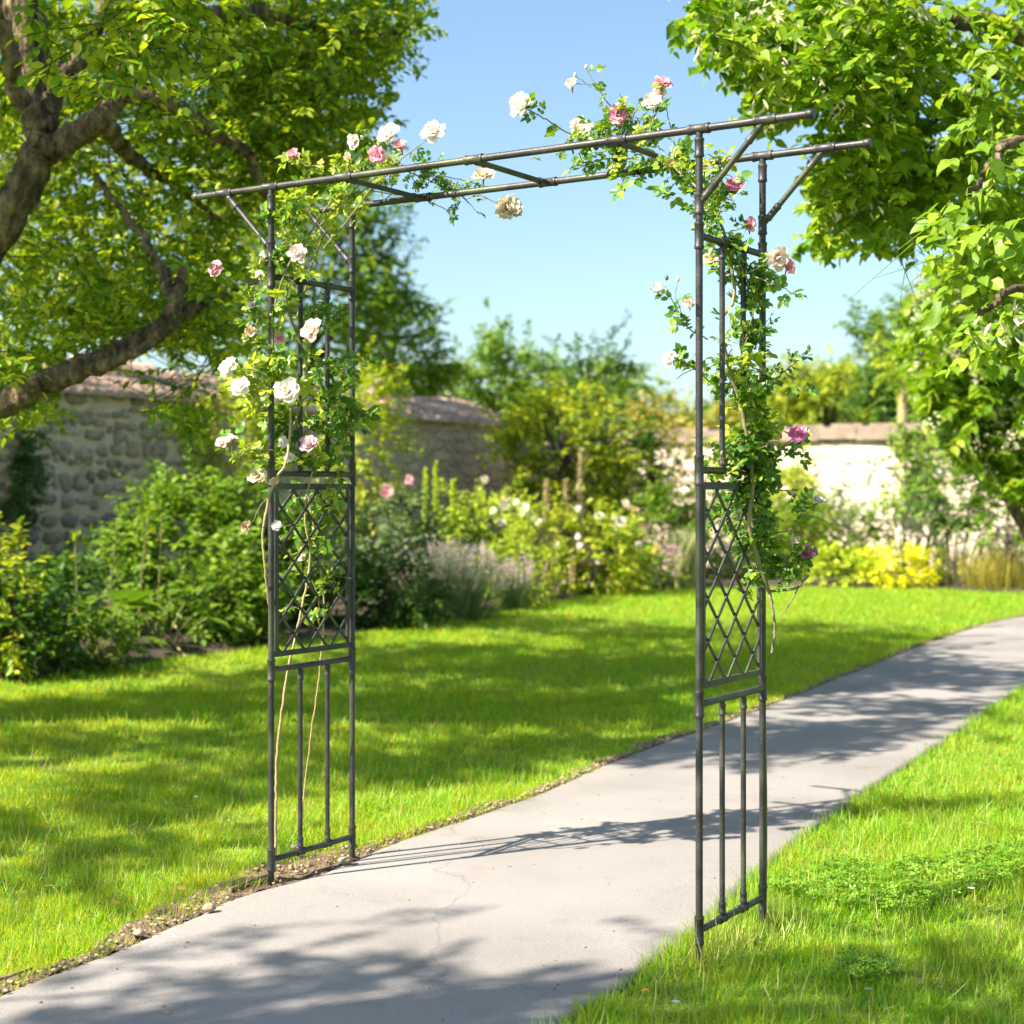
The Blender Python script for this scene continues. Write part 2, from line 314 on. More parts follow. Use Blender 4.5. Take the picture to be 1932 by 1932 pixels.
def path_mat():
    m, nd, lk, p = base('path_concrete'); g = nd.new("ShaderNodeNewGeometry").outputs['Position']
    def nz(s, d=6):
        n = nd.new("ShaderNodeTexNoise"); n.inputs['Scale'].default_value = s; n.inputs['Detail'].default_value = d; lk.new(g, n.inputs['Vector']); return n.outputs[0]
    r1 = ramp(nd, [(.3, (.222, .205, .193)), (.5, (.272, .253, .240)), (.7, (.313, .292, .279))]); lk.new(nz(1.3), r1.inputs[0])
    r2 = ramp(nd, [(.3, (.72, .72, .72)), (.55, (1, 1, 1)), (.8, (1.08, 1.07, 1.06))]); lk.new(nz(190, 3), r2.inputs[0])
    mx = nd.new("ShaderNodeMixRGB"); mx.blend_type = 'MULTIPLY'; mx.inputs[0].default_value = .8; lk.new(r1.outputs[0], mx.inputs[1]); lk.new(r2.outputs[0], mx.inputs[2])
    r3 = ramp(nd, [(.60, (1, 1, 1)), (.75, (.78, .74, .69))]); lk.new(nz(5.5, 8), r3.inputs[0])
    m2 = nd.new("ShaderNodeMixRGB"); m2.blend_type = 'MULTIPLY'; m2.inputs[0].default_value = .6; lk.new(mx.outputs[0], m2.inputs[1]); lk.new(r3.outputs[0], m2.inputs[2])
    wn = nd.new("ShaderNodeTexNoise"); wn.inputs['Scale'].default_value = 3.5; wn.inputs['Detail'].default_value = 6; lk.new(g, wn.inputs['Vector'])
    wa = nd.new("ShaderNodeMixRGB"); wa.blend_type = 'ADD'; wa.inputs[0].default_value = .35; lk.new(g, wa.inputs[1]); lk.new(wn.outputs['Color'], wa.inputs[2])
    vo = nd.new("ShaderNodeTexVoronoi"); vo.feature = 'DISTANCE_TO_EDGE'; vo.inputs['Scale'].default_value = .42; lk.new(wa.outputs[0], vo.inputs['Vector'])
    r4 = ramp(nd, [(.0006, (.62, .60, .58)), (.0022, (1, 1, 1))]); lk.new(vo.outputs[0], r4.inputs[0])
    m3 = nd.new("ShaderNodeMixRGB"); m3.blend_type = 'MULTIPLY'; m3.inputs[0].default_value = .45; lk.new(m2.outputs[0], m3.inputs[1]); lk.new(r4.outputs[0], m3.inputs[2]); m2 = m3
    lk.new(m2.outputs[0], p.inputs['Base Color']); p.inputs['Roughness'].default_value = .85; p.inputs['Specular IOR Level'].default_value = .25
    b = nd.new("ShaderNodeBump"); b.inputs['Strength'].default_value = .35; b.inputs['Distance'].default_value = .004; lk.new(nz(130, 5), b.inputs['Height']); lk.new(b.outputs[0], p.inputs['Normal'])
    return m
M['path'] = path_mat()
def rubble(name, sx, sz, stones, mortar, edge=(.03, .11), oval=False):
    m, nd, lk, p = base(name)
    tc = nd.new("ShaderNodeTexCoord"); mp = nd.new("ShaderNodeMapping"); mp.inputs['Scale'].default_value = (sx, .01, sz); lk.new(tc.outputs['Object'], mp.inputs[0])
    nz = nd.new("ShaderNodeTexNoise"); nz.inputs['Scale'].default_value = 1.3; nz.inputs['Detail'].default_value = 3; lk.new(mp.outputs[0], nz.inputs['Vector'])
    ad = nd.new("ShaderNodeMixRGB"); ad.blend_type = 'ADD'; ad.inputs[0].default_value = .35; lk.new(mp.outputs[0], ad.inputs[1]); lk.new(nz.outputs['Color'], ad.inputs[2])
    ve = nd.new("ShaderNodeTexVoronoi"); ve.feature = 'DISTANCE_TO_EDGE'; ve.inputs['Scale'].default_value = 1; ve.inputs['Randomness'].default_value = .85; lk.new(ad.outputs[0], ve.inputs['Vector'])
    vc = nd.new("ShaderNodeTexVoronoi"); vc.inputs['Scale'].default_value = 1; vc.inputs['Randomness'].default_value = .85; lk.new(ad.outputs[0], vc.inputs['Vector'])
    sp = nd.new("ShaderNodeSeparateColor"); lk.new(vc.outputs['Color'], sp.inputs[0])
    r = ramp(nd, [(i / (len(stones) - 1), c) for i, c in enumerate(stones)]); lk.new(sp.outputs[0], r.inputs[0])
    re = ramp(nd, [(edge[0], (0, 0, 0)), (edge[1], (1, 1, 1))]); lk.new(vc.outputs['Distance'] if oval else ve.outputs[0], re.inputs[0])
    if oval:
        re.color_ramp.elements[0].color = (1, 1, 1, 1); re.color_ramp.elements[1].color = (0, 0, 0, 1)
    n2 = nd.new("ShaderNodeTexNoise"); n2.inputs['Scale'].default_value = 14; n2.inputs['Detail'].default_value = 6; lk.new(tc.outputs['Object'], n2.inputs['Vector'])
    r2 = ramp(nd, [(.3, (.7, .7, .7)), (.7, (1.2, 1.2, 1.2))]); lk.new(n2.outputs[0], r2.inputs[0])
    mx = nd.new("ShaderNodeMixRGB"); lk.new(re.outputs[0], mx.inputs[0]); mx.inputs[1].default_value = (*mortar, 1); lk.new(r.outputs[0], mx.inputs[2])
    mu = nd.new("ShaderNodeMixRGB"); mu.blend_type = 'MULTIPLY'; mu.inputs[0].default_value = 1; lk.new(mx.outputs[0], mu.inputs[1]); lk.new(r2.outputs[0], mu.inputs[2])
    lk.new(mu.outputs[0], p.inputs['Base Color']); p.inputs['Roughness'].default_value = .92
    b = nd.new("ShaderNodeBump"); b.inputs['Strength'].default_value = .9; b.inputs['Distance'].default_value = .05; lk.new(re.outputs[0], b.inputs['Height']); lk.new(b.outputs[0], p.inputs['Normal'])
    return m
M['mortar'] = noisy('lime_mortar', [(.3, (.48, .38, .265)), (.5, (.63, .51, .365)), (.7, (.70, .58, .43))], 5, .95, .6, 40)
def stonemat():
    m, nd, lk, p = base('field_stone'); g = nd.new("ShaderNodeNewGeometry")
    r = ramp(nd, [(0, (.24, .19, .145)), (.25, (.44, .35, .26)), (.5, (.33, .275, .225)), (.75, (.56, .46, .34)), (1, (.29, .255, .215))]); lk.new(g.outputs['Random Per Island'], r.inputs[0])
    nz = nd.new("ShaderNodeTexNoise"); nz.inputs['Scale'].default_value = 16; nz.inputs['Detail'].default_value = 7; lk.new(g.outputs['Position'], nz.inputs['Vector'])
    r2 = ramp(nd, [(.3, (.6, .6, .6)), (.7, (1.25, 1.22, 1.18))]); lk.new(nz.outputs[0], r2.inputs[0])
    mu = nd.new("ShaderNodeMixRGB"); mu.blend_type = 'MULTIPLY'; mu.inputs[0].default_value = 1; lk.new(r.outputs[0], mu.inputs[1]); lk.new(r2.outputs[0], mu.inputs[2]); lk.new(mu.outputs[0], p.inputs['Base Color'])
    p.inputs['Roughness'].default_value = .9; b = nd.new("ShaderNodeBump"); b.inputs['Strength'].default_value = .7; b.inputs['Distance'].default_value = .03; lk.new(nz.outputs[0], b.inputs['Height']); lk.new(b.outputs[0], p.inputs['Normal'])
    return m
M['stone'] = stonemat()
M['coursed'] = rubble('coursed_wall', 2.6, 7.0, [(.50, .37, .23), (.62, .47, .30), (.42, .33, .23), (.66, .51, .33)], (.56, .45, .31))
M['palewall'] = rubble('pale_wall', 2.2, 5.0, [(.62, .52, .40), (.74, .63, .50), (.54, .45, .35), (.78, .68, .55)], (.68, .58, .46))
M['coping'] = noisy('coping_stone', [(.3, (.15, .11, .08)), (.6, (.32, .25, .19)), (.8, (.44, .35, .27))], 3, .9, .5, 16)
M['tiles'] = noisy('roof_tiles', [(.28, (.24, .15, .105)), (.5, (.44, .29, .21)), (.72, (.60, .44, .34))], 5, .9, .4, 30)
M['daisy'] = noisy('daisy', [(.4, (.78, .78, .76)), (.6, (.82, .82, .80))], 20, .6)
M['yellowleaf'] = leafmat('fallen_yellow_leaf', [(.55, .32, .05), (.70, .48, .08)], .3, (1, 1, .8))

# ------------------------------------------------------------------ ground, path
LE = crom([(-3.1, -1.5), (-2.3, 1.0), (-1.62, 3.1), (-1.27, 3.96), (-1.046, 4.416), (-.84, 4.93), (-.63, 5.197), (-.407, 5.70), (.073, 6.53), (.59, 7.64), (1.275, 8.88), (2.29, 10.9), (3.83, 13.9), (5.08, 15.9), (8.0, 19.5), (14, 25)], 10)
RE = crom([(-1.7, -1.5), (-.95, 1.0), (-.15, 3.2), (.143, 3.79), (.32, 4.13), (.53, 4.55), (.855, 5.34), (1.164, 6.02), (1.53, 6.76), (2.27, 8.21), (3.26, 10.19), (4.55, 12.6), (6.2, 15.3), (9.2, 18.8), (15, 24)], 10)
PATHPOLY = np.vstack([LE, RE[::-1]])
mb = MB()
nn = 220
def resamp(P, n):
    d = np.r_[0, np.cumsum(np.linalg.norm(np.diff(P, axis=0), axis=1))]; t = np.linspace(0, d[-1], n)
    return np.stack([np.interp(t, d, P[:, k]) for k in range(2)], 1)
l2, r2 = resamp(LE, nn), resamp(RE, nn)
jit = rng.normal(0, .004, (nn, 2)); l2 += jit; r2 += rng.normal(0, .006, (nn, 2))
cols = [(0, -.03), (.006, .014), (.03, .019), (.25, .02), (.5, .021), (.75, .02), (.97, .019), (.994, .014), (1, -.03)]
V = np.vstack([np.c_[l2 * (1 - t) + r2 * t, np.full(nn, z)] for t, z in cols]); Q = [[j * nn + i, (j + 1) * nn + i, (j + 1) * nn + i + 1, j * nn + i + 1] for j in range(len(cols) - 1) for i in range(nn - 1)]
mb.add(V, None, Q)
tag(mb.build('path', M['path']), kind='structure')
mb = MB(); gx = np.r_[-300, -60, np.linspace(-14, 16, 61), 60, 300]; gy = np.r_[-60, np.linspace(-6, 30, 73), 80, 300, 900]
GX, GY = np.meshgrid(gx, gy, indexing='ij'); GZ = np.where((abs(GX) < 20) & (GY < 31), .004 * np.sin(GX * 2.1) * np.cos(GY * 1.7) - .004, -.01)
nx, ny = GX.shape
mb.add(np.stack([GX, GY, GZ], -1).reshape(-1, 3), None, [[i * ny + j, (i + 1) * ny + j, (i + 1) * ny + j + 1, i * ny + j + 1] for i in range(nx - 1) for j in range(ny - 1)])
tag(mb.build('lawn', M['lawn']), kind='structure')
# flower beds: soil sheet between the lawn edge and the walls
BED_EDGE = crom([(-9, 6.5), (-4.6, 9.2), (-3.35, 10.45), (-2.7, 11.6), (-1.95, 12.8), (-1.2, 14.4), (.2, 17.6), (1.2, 19.6), (2.2, 20.5), (4, 20.6), (5.6, 20.0), (7.2, 19.0), (10.5, 19.0)], 8)
BED_BACK = crom([(-13, 8), (-7.5, 10), (-4.5, 16), (-3.2, 18), (-2, 20.5), (-.2, 24.0), (1.5, 25.9), (2.0, 25.8), (4.5, 24.2), (6, 23.2), (9, 21.3), (12, 21.3)], 8)
mb = MB(); a, b = resamp(BED_EDGE, 120), resamp(BED_BACK, 120)
V = np.vstack([np.c_[a * (1 - t) + b * t, np.full(120, z) + rng.normal(0, .012, 120)] for t, z in ((0, .0), (.06, .05), (.5, .07), (1, .07))])
mb.add(V, None, [[j * 120 + i, (j + 1) * 120 + i, (j + 1) * 120 + i + 1, j * 120 + i + 1][::-1] for j in range(3) for i in range(119)])
tag(mb.build('flower_bed_soil', M['bed']), kind='structure')
BEDPOLY = np.vstack([BED_EDGE, BED_BACK[::-1]])

# soil strip on the left of the path
def dist_poly(P, L):
    out = np.full(len(P), 1e9); arg = np.zeros(len(P), int)
    for i in range(len(L)):
        d = (P[:, 0] - L[i, 0]) ** 2 + (P[:, 1] - L[i, 1]) ** 2; k = d < out; out[k] = d[k]; arg[k] = i
    return np.sqrt(out), arg
LEd = resamp(LE[(LE[:, 1] > 2) & (LE[:, 1] < 21)], 700); REd = resamp(RE[(RE[:, 1] > 2) & (RE[:, 1] < 21)], 700)
tt = LEd[:, 1]
soilw = .028 + .02 * np.sin(tt * 7.3) + .018 * np.sin(tt * 17.1 + 1) + .17 * np.exp(-((tt - 5.2) / .30) ** 2) + .07 * np.exp(-((tt - 4.75) / .25) ** 2)
soilw = np.clip(soilw, .015, .3) * np.where(tt > 9, .6, 1)
tan = norm(np.gradient(LEd, axis=0)); outn = np.c_[-tan[:, 1], tan[:, 0]]
mb = MB(); rows = 9; VV = []
for j in range(rows):
    q = j / (rows - 1); P = LEd + outn * ((soilw + .05) * q - .006)[:, None]
    VV.append(np.c_[P, .010 + .010 * math.sin(q * 3.0) + rng.normal(0, .006, 700)])
mb.add(np.vstack(VV), None, [[j * 700 + i, (j + 1) * 700 + i, (j + 1) * 700 + i + 1, j * 700 + i + 1][::-1] for j in range(rows - 1) for i in range(699)])
tag(mb.build('soil_edge', M['soil']), kind='structure')
mb = MB()
for k in range(1500):
    i = int(abs(rng.normal(0, 1)) * 0 + rng.integers(0, 330)) if k % 3 else int(np.clip(rng.normal(185, 26), 0, 699))
    p = LEd[i] + outn[i] * (rng.uniform(-.015, soilw[i] + .02))
    r = rng.uniform(.002, .0075) * (1.5 if rng.random() < .06 else 1)
    mb.blob((p[0], p[1], .024 + r * .2), (r * rng.uniform(.8, 1.4), r, r * .7), 6, lump=.25)
tag(mb.build('gravel', M['pebble']), 'loose soil crumbs and small stones along the path edge', 'gravel', kind='stuff')
for k, (px, py, r, lab) in enumerate([(652, 1642, .020, 'largest tan stone in the soil beside the far left arch post'), (575, 1662, .011, 'small tan stone in the soil right of the near left arch post'), (395, 1733, .017, 'flat pale stone lying in the grass edge short of the arch'), (262, 1781, .014, 'rough stone at the grass edge nearest the camera'), (556, 1615, .014, 'brown stone under the base rail of the arch')]):
    g = ground(px, py); mb = MB(); mb.blob((0, 0, 0), (r * 1.25, r, r * .7), 14, lump=.16)
    o = mb.build('stone', M['pebble']); o.location = (g[0], g[1], .025 + r * .45); tag(o, lab, 'stone', 'stones along the path edge')

# ------------------------------------------------------------------ grass
def grass_points():
    P = []
    for (y0, y1, den) in ((2.9, 5.2, 21000), (5.2, 7.2, 15000), (7.2, 10, 7500), (10, 14, 3400), (14, 21.5, 1700)):
        xl, xr = -.36 * y1 - .15, .36 * y1 + .15
        n = int((xr - xl) * (y1 - y0) * den); q = rng.uniform((xl, y0), (xr, y1), (n, 2)); q = q[abs(q[:, 0]) < .36 * q[:, 1] + .25]; P.append(q)
    return np.vstack(P)
GP = grass_points()
inside = pip(GP[:, 0], GP[:, 1], PATHPOLY) | pip(GP[:, 0], GP[:, 1], BEDPOLY)
GP = GP[~inside]
dl, al = dist_poly(GP, LEd[::2]); al = al * 2
leftside = GP[:, 0] < np.interp(GP[:, 1], LE[:, 1], LE[:, 0])
keep = ~(leftside & (dl < soilw[al] * rng.uniform(.15, 1.15, len(GP))))
dr, _ = dist_poly(GP, REd[::4])
clump = np.sin(GP[:, 0] * 9 + 2 * np.sin(GP[:, 1] * 5)) * np.sin(GP[:, 1] * 8 + 2 * np.sin(GP[:, 0] * 6))
keep &= rng.random(len(GP)) < (.80 + .2 * clump)
GP, dl, dr, leftside, clump = GP[keep], dl[keep], dr[keep], leftside[keep], clump[keep]
n = len(GP); far = np.clip((GP[:, 1] - 5) / 12, 0, 1)
hgt = rng.uniform(.022, .05, n) * (1 + .38 * clump) * (1 + .35 * far); tall = rng.random(n) < .02; hgt[tall] *= rng.uniform(1.5, 2.2, tall.sum())
edge = (np.where(leftside, dl - .03, dr) < .07); hgt[edge] *= 1.4
bd = rdir(n, 0, 0); bd[:, 2] = rng.uniform(.3, 1.25, n)
# edge blades lean over the path
lean = np.where(leftside, 1, -1)[:, None] * np.array([[.8, -.6]]); bd[edge, :2] += (lean * rng.uniform(0, 1.1, (n, 1)))[edge]
nrm = np.c_[bd[:, :2] * 1.0, np.full(n, .15)] + rng.normal(0, .2, (n, 3))
mb = MB(); mb.scatter(BLADE, np.c_[GP, np.full(n, -.004)], bd, -nrm, hgt, (rng.uniform(.0016, .0034, n) * (1 + 2.0 * far)) / hgt)
tag(mb.build('grass', M['grass'], smooth=True), 'short lawn grass on both sides of the path', 'grass', kind='stuff')
# scattered longer pale blades
k = rng.random(n) < .035; k &= GP[:, 1] < 9; q = GP[k]; m_ = len(q); dd = rdir(m_, 0, 0); dd[:, 2] = rng.uniform(.4, 2.2, m_); L_ = rng.uniform(.05, .105, m_)
mb = MB(); mb.scatter(BLADE, np.c_[q, np.full(m_, -.004)], dd, -(np.c_[dd[:, :2], np.full(m_, .15)] + rng.normal(0, .2, (m_, 3))), L_, rng.uniform(.002, .0034, m_) / L_)
for u, v in ((1, 0), (1, 1), (1, .5)):
    yw = -.5738; pc_ = np.array([-.7671 + math.cos(yw) * u * 1.5094 - math.sin(yw) * v * .4119, 5.1022 + math.sin(yw) * u * 1.5094 + math.cos(yw) * v * .4119]); m_ = 90
    q = pc_ + rng.normal(0, .055, (m_, 2)); q = q[~pip(q[:, 0], q[:, 1], PATHPOLY)]; m_ = len(q); dd = rdir(m_, 0, 0); dd[:, 2] = rng.uniform(.6, 2.6, m_); L_ = rng.uniform(.05, .13, m_)
    mb.scatter(BLADE, np.c_[q, np.full(m_, -.004)], dd, -(np.c_[dd[:, :2], np.full(m_, .15)] + rng.normal(0, .2, (m_, 3))), L_, rng.uniform(.002, .0034, m_) / L_)
tag(mb.build('long_grass', M['pale_grass'], smooth=True), 'longer pale blades standing out of the lawn', 'grass', kind='stuff')
# crumbs on the path
q = rng.uniform((-1.5, 3.6), (3, 9), (900, 2)); q = q[pip(q[:, 0], q[:, 1], PATHPOLY)][:130]; mb = MB()
for p in q: r = rng.uniform(.0012, .0042); mb.blob((p[0], p[1], .0215), (r * rng.uniform(.8, 1.8), r, r * .6), 6, lump=.3)
tag(mb.build('crumbs', M['twig']), 'tiny crumbs of soil and leaf scattered over the path', 'crumbs', kind='stuff')
# clover patch and dry blades
q = np.vstack([poly_sample([ground(1440, 1690), ground(1700, 1740), ground(1932, 1660), ground(1932, 1600), ground(1700, 1640), ground(1560, 1640)], 4200), poly_sample([ground(1560, 1850), ground(1640, 1880), ground(1700, 1840), ground(1600, 1815)], 500)])
n = len(q); mb = MB(); z = .03 + .018 * np.sin(q[:, 0] * 31 + 2 * np.sin(q[:, 1] * 17)) * np.sin(q[:, 1] * 27) + rng.uniform(-.012, .014, n)
mb.scatter(CLOVER, np.c_[q, z], rdir(n, 0, .1), np.array([[0, 0, 1.0]]) + rng.normal(0, .5, (n, 3)), rng.uniform(.006, .015, n))
tag(mb.build('clover', M['clover']), 'patch of low clover in the grass right of the arch', 'clover', kind='stuff')
mb = MB()
q = np.vstack([np.array([ground(*rng.uniform((1480, 1350), (1932, 1640))) for _ in range(26)]), np.array([ground(*rng.uniform((0, 1420), (480, 1800))) for _ in range(40)])])
q = q[~pip(q[:, 0], q[:, 1], PATHPOLY)]
for p in q:
    a = rng.uniform(0, 6.28); L = rng.uniform(.03, .09); d = np.array([math.cos(a), math.sin(a), 0]); c = np.array([p[0], p[1], .03])
    mb.tube([c, c + d * L * .4 + [0, 0, L * .32], c + d * L * .8 + [0, 0, L * .28], c + d * L + [0, 0, L * .08]], [.0011, .0014, .001, .0004], 4)
tag(mb.build('dry_grass', M['dry_grass']), 'dry straw coloured blades scattered in the lawn', 'dry grass', kind='stuff')
# fallen leaves, petals, daisies, twigs
for k, (px, py, mk, nm, lab) in enumerate([
    (334, 1705, 'yellowleaf', 'fallen_leaf', 'yellow fallen leaf on the grass edge left of the arch'), (208, 1733, 'yellowleaf', 'fallen_leaf', 'yellow fallen leaf half sunk in the grass further left'),
    (440, 1308, 'white', 'fallen_petal', 'pale petal on the shaded lawn beside the left arch leg'), (366, 1525, 'white', 'fallen_petal', 'white petal on the lawn between the shade bands'),
    (1218, 1905, 'yellowleaf', 'dandelion', 'small orange flower head in the grass at the bottom edge'), (1275, 1925, 'daisy', 'daisy', 'small white daisy at the bottom edge of the grass'),
    (1832, 1703, 'daisy', 'daisy', 'white daisy in the clover at the right edge'), (1638, 1900, 'mauve', 'daisy', 'pale pink flower in the grass near the bottom right'), (308, 1955, 'beige', 'fallen_petal', 'pale crumpled petal on the path')]):
    g = ground(px, min(py, 1931)); mb = MB(); on_path = pip(g[None, 0], g[None, 1], PATHPOLY)[0]
    if nm == 'daisy':
        a = np.linspace(0, 6.28, 11)[:-1]; mb.scatter(LEAF8, np.zeros((10, 3)), np.c_[np.cos(a), np.sin(a), np.full(10, .15)], np.tile([[0, 0, 1.0]], (10, 1)), .011)
    elif nm == 'dandelion':
        for r_, tl in ((.011, .2), (.009, .6), (.006, 1.2)):
            a = np.linspace(0, 6.28, 13)[:-1] + r_ * 90; mb.scatter(LEAF6, np.zeros((12, 3)), np.c_[np.cos(a), np.sin(a), np.full(12, tl)], np.tile([[0, 0, 1.0]], (12, 1)), r_)
    else:
        mb.scatter(LEAF8, np.zeros((1, 3)), np.array([[.7, .7, .05]]), np.array([[.2, -.3, 1.0]]), .032 if 'leaf' in nm else .022, np.array([1.3]))
    o = mb.build(nm, M[mk]); o.location = (g[0], g[1], .024 if on_path else .045); tag(o, lab, nm.replace('_', ' '))
for pts, lab in (([(434, 1697), (460, 1685), (485, 1675), (508, 1668)], 'grey twig lying along the soil short of the left arch leg'), ([(-10, 1872), (25, 1862), (60, 1848)], 'short dead twig in the bottom left corner')):
    P = np.array([np.r_[ground(*p), .03] for p in pts]); mb = MB(); mb.tube(crom(P, 6), [.006, .004], 7, rough=.08); tag(mb.build('twig', M['twig']), lab, 'twig')

# ------------------------------------------------------------------ garden arch
H, ZB, ZM, ZX, ZL = 2.23, .087, .692, 1.945, 1.318
A0 = np.array([-.7671, 5.1022, 0]); yaw = -.5738; W, D = 1.5094, .4119
UX = np.array([math.cos(yaw), math.sin(yaw), 0]); VX = np.array([-math.sin(yaw), math.cos(yaw), 0]); ZZ = np.array([0, 0, 1.0])
def ap(u, v, z): return A0 + UX * u * W + VX * v * D + ZZ * z
arch = thing('garden_arch', 'tall dark metal pipe garden arch with lattice sides straddling the path', 'garden arch', tuple(ap(.5, .5, 0)))
RP, RB_, RR = .0098, .0108, .0078
def rod(a, b, r, name, parent, sides=16):
    m = MB(); m.tube(np.linspace(a, b, 5), r, sides); return m.build(name, M['metal'], parent)
def coupling(parent, c, d, L=.05, r=.0128):
    m = MB(); d = norm(np.asarray(d, float)); c = np.asarray(c, float)
    m.tube(np.array([c - d * L / 2, c - d * (L / 2 - .003), c - d * (L / 2 - .007), c - d * (L / 2 - .009), c + d * (L / 2 - .009), c + d * (L / 2 - .007), c + d * (L / 2 - .003), c + d * L / 2]), [r * 1.06, r * 1.1, r * 1.1, r, r, r * 1.1, r * 1.1, r * 1.06], 16)
    return m.build('coupling', M['metal'], parent)
for u in (0, 1):
    for v in (0, 1):
        p = rod(ap(u, v, -.06 if u else -.03), ap(u, v, H), RP, 'post', arch)
        for z, L in ((ZB, .075), (ZM, .07), (ZL, .08), (ZX, .07), (2.03, .055), (H - .05, .05)): coupling(p, ap(u, v, z), ZZ, L, .0124)
for v in (0, 1):
    b = rod(ap(-.219, v, H), ap(1.2126, v, H), RB_, 'beam', arch)
    for u in (-.13, 0, .1975, .518, .834, 1, 1.127): coupling(b, ap(u, v, H), UX, .062, .0136)
    for u in (-.216, 1.209): m = MB(); m.tube(np.array([ap(u - .007, v, H), ap(u - .006, v, H), ap(u + .006, v, H), ap(u + .007, v, H)]), [.0115, .0128, .0128, .0115], 16); m.build('end_cap', M['metal'], b)
    for u0, u1 in ((-.13, 0), (1.127, 1)):
        br = rod(ap(u0, v, H), ap(u1, v, 2.03), .0082, 'brace', arch); d = ap(u1, v, 2.03) - ap(u0, v, H)
        coupling(br, ap(u0, v, H) + d * .17, d, .05, .0102); coupling(br, ap(u1, v, 2.03) - d * .17, d, .05, .0102)
for u in (.1975, .518, .834):
    cb = rod(ap(u, 0, H - .004), ap(u, 1, H - .004), .0085, 'cross_bar', arch); coupling(cb, ap(u, .08, H - .004), VX, .045, .0106); coupling(cb, ap(u, .92, H - .004), VX, .045, .0106)
for u in (0, 1):
    for z, r in ((ZB, .0095), (ZM, .0098), (ZL, .0098), (ZX, .0095)):
        ra = rod(ap(u, 0, z), ap(u, 1, z), r, 'rail', arch)
        for v in (.345, .68):
            if z in (ZB, ZX): coupling(ra, ap(u, v, z), VX, .036, .0115)
    for v in (.345, .68):
        for z0, z1 in ((ZB, ZM), (ZL, ZX)):
            k = rod(ap(u, v, z0), ap(u, v, z1), RR, 'upright', arch); coupling(k, ap(u, v, z0 + .03), ZZ, .03, .0097); coupling(k, ap(u, v, z1 - .03), ZZ, .03, .0097)
    # lattice panel: flat frame and crossing flat bars
    m = MB(); z0, z1 = ZM + .048, ZL - .042; v0, v1 = .075, .925
    m.bar(ap(u, .03, z0), ap(u, .97, z0), .009, UX, .0035); m.bar(ap(u, .03, z1), ap(u, .97, z1), .010, UX, .0035)
    m.bar(ap(u, .062, z0), ap(u, .062, z1), .006, UX, .004); m.bar(ap(u, .938, z0), ap(u, .938, z1), .006, UX, .004)
    fr = m.build('lattice_frame', M['metal'], arch, smooth=False)
    m = MB(); wv = (v1 - v0) * D; hz = z1 - z0; per = wv / 3
    for sgn, off in ((1, .0022), (-1, -.0022)):
        for k in range(-14, 16):
            c = (k + .18) * per      # line: s = c + sgn*z
            za, zb = 0.0, hz
            sa, sb = c + sgn * za, c + sgn * zb
            lo, hi = 0.0, 1.0
            ds = sb - sa
            t0, t1 = sorted(((0 - sa) / ds, (wv - sa) / ds)); lo, hi = max(0, t0), min(1, t1)
            if hi - lo < .02: continue
            pa = ap(u, v0, z0 + hz * lo) + VX * (sa + ds * lo) + UX * off; pb = ap(u, v0, z0 + hz * hi) + VX * (sa + ds * hi) + UX * off
            m.bar(pa, pb, .0046, UX, .0019)
    m.build('lattice', M['metal'], arch, smooth=False)

# ------------------------------------------------------------------ climbing roses on the arch
def bloom_mesh(kind, mat_, R=1.0, seed=0, n=34, ragged=.12, closed=.0):
    r_ = np.random.default_rng(seed); mb = MB()
    nt_, ns_ = 5, 5; t = np.linspace(0, 1, nt_)[:, None]; s = np.linspace(-1, 1, ns_)[None, :]
    for k in range(n):
        f = (k + .5) / n; ang = k * 2.39996 + r_.normal(0, .2); L = R * (.34 + .66 * f ** .7) * r_.uniform(.8, 1.1)
        th0 = math.radians(88 - (70 - closed * 50) * f + r_.normal(0, 6)); curl = math.radians(r_.uniform(8, 40) * (1 if f > .35 else -1.2)) * (1 - closed)
        wd = L * r_.uniform(.3, .5); hw = wd * np.sin(np.pi * np.clip(.12 + .72 * t, 0, 1)) ** .75
        th = th0 - curl * t ** 2; dt = L / (nt_ - 1)
        rr = np.cumsum(np.cos(th) * dt, 0) - np.cos(th[0]) * dt + R * .04; zz = np.cumsum(np.sin(th) * dt, 0) - np.sin(th[0]) * dt
        cup = .35 * hw * s ** 2
        x = rr + 0 * s - cup * np.sin(th) ; y = hw * s; z = zz + 0 * s + cup * np.cos(th) + L * ragged * r_.normal(0, .35, (nt_, ns_)) * t
        c_, s_ = math.cos(ang), math.sin(ang)
        V = np.stack([x * c_ - y * s_, x * s_ + y * c_, z], -1).reshape(-1, 3)
        mb.add(V, None, [[i * ns_ + j, i * ns_ + j + 1, (i + 1) * ns_ + j + 1, (i + 1) * ns_ + j] for i in range(nt_ - 1) for j in range(ns_ - 1)])
    o = mb.build(kind, mat_); me = o.data; bpy.data.objects.remove(o); return me
BL = {}
for i, kd in enumerate(['pink', 'salmon', 'magenta', 'white', 'blush', 'cream', 'beige', 'mauve', 'yellow', 'purple']):
    BL[kd] = [bloom_mesh('bloom', M[kd], 1.0, i * 10 + v, 52 if kd in ('white', 'cream') else 36, .2 if kd in ('white', 'cream', 'beige', 'magenta') else .08, 0.0 if v else .35) for v in range(3)]
BL['half'] = []
def place_bloom(root, kd, pos, diam, face, name='bloom', label=None):
    o = bpy.data.objects.new(name, random.choice(BL[kd])); C.objects.link(o); o.parent = root
    o.location = Vector(np.asarray(pos) - ORIG[root.name]); q = Vector(face).normalized().to_track_quat('Z', 'Y') @ Quaternion((0, 0, 1), random.uniform(0, 6.28))
    o.rotation_euler = q.to_euler(); s = diam * .56; o.scale = (s, s, s * .9)
    if label: o['label'] = label
    return o
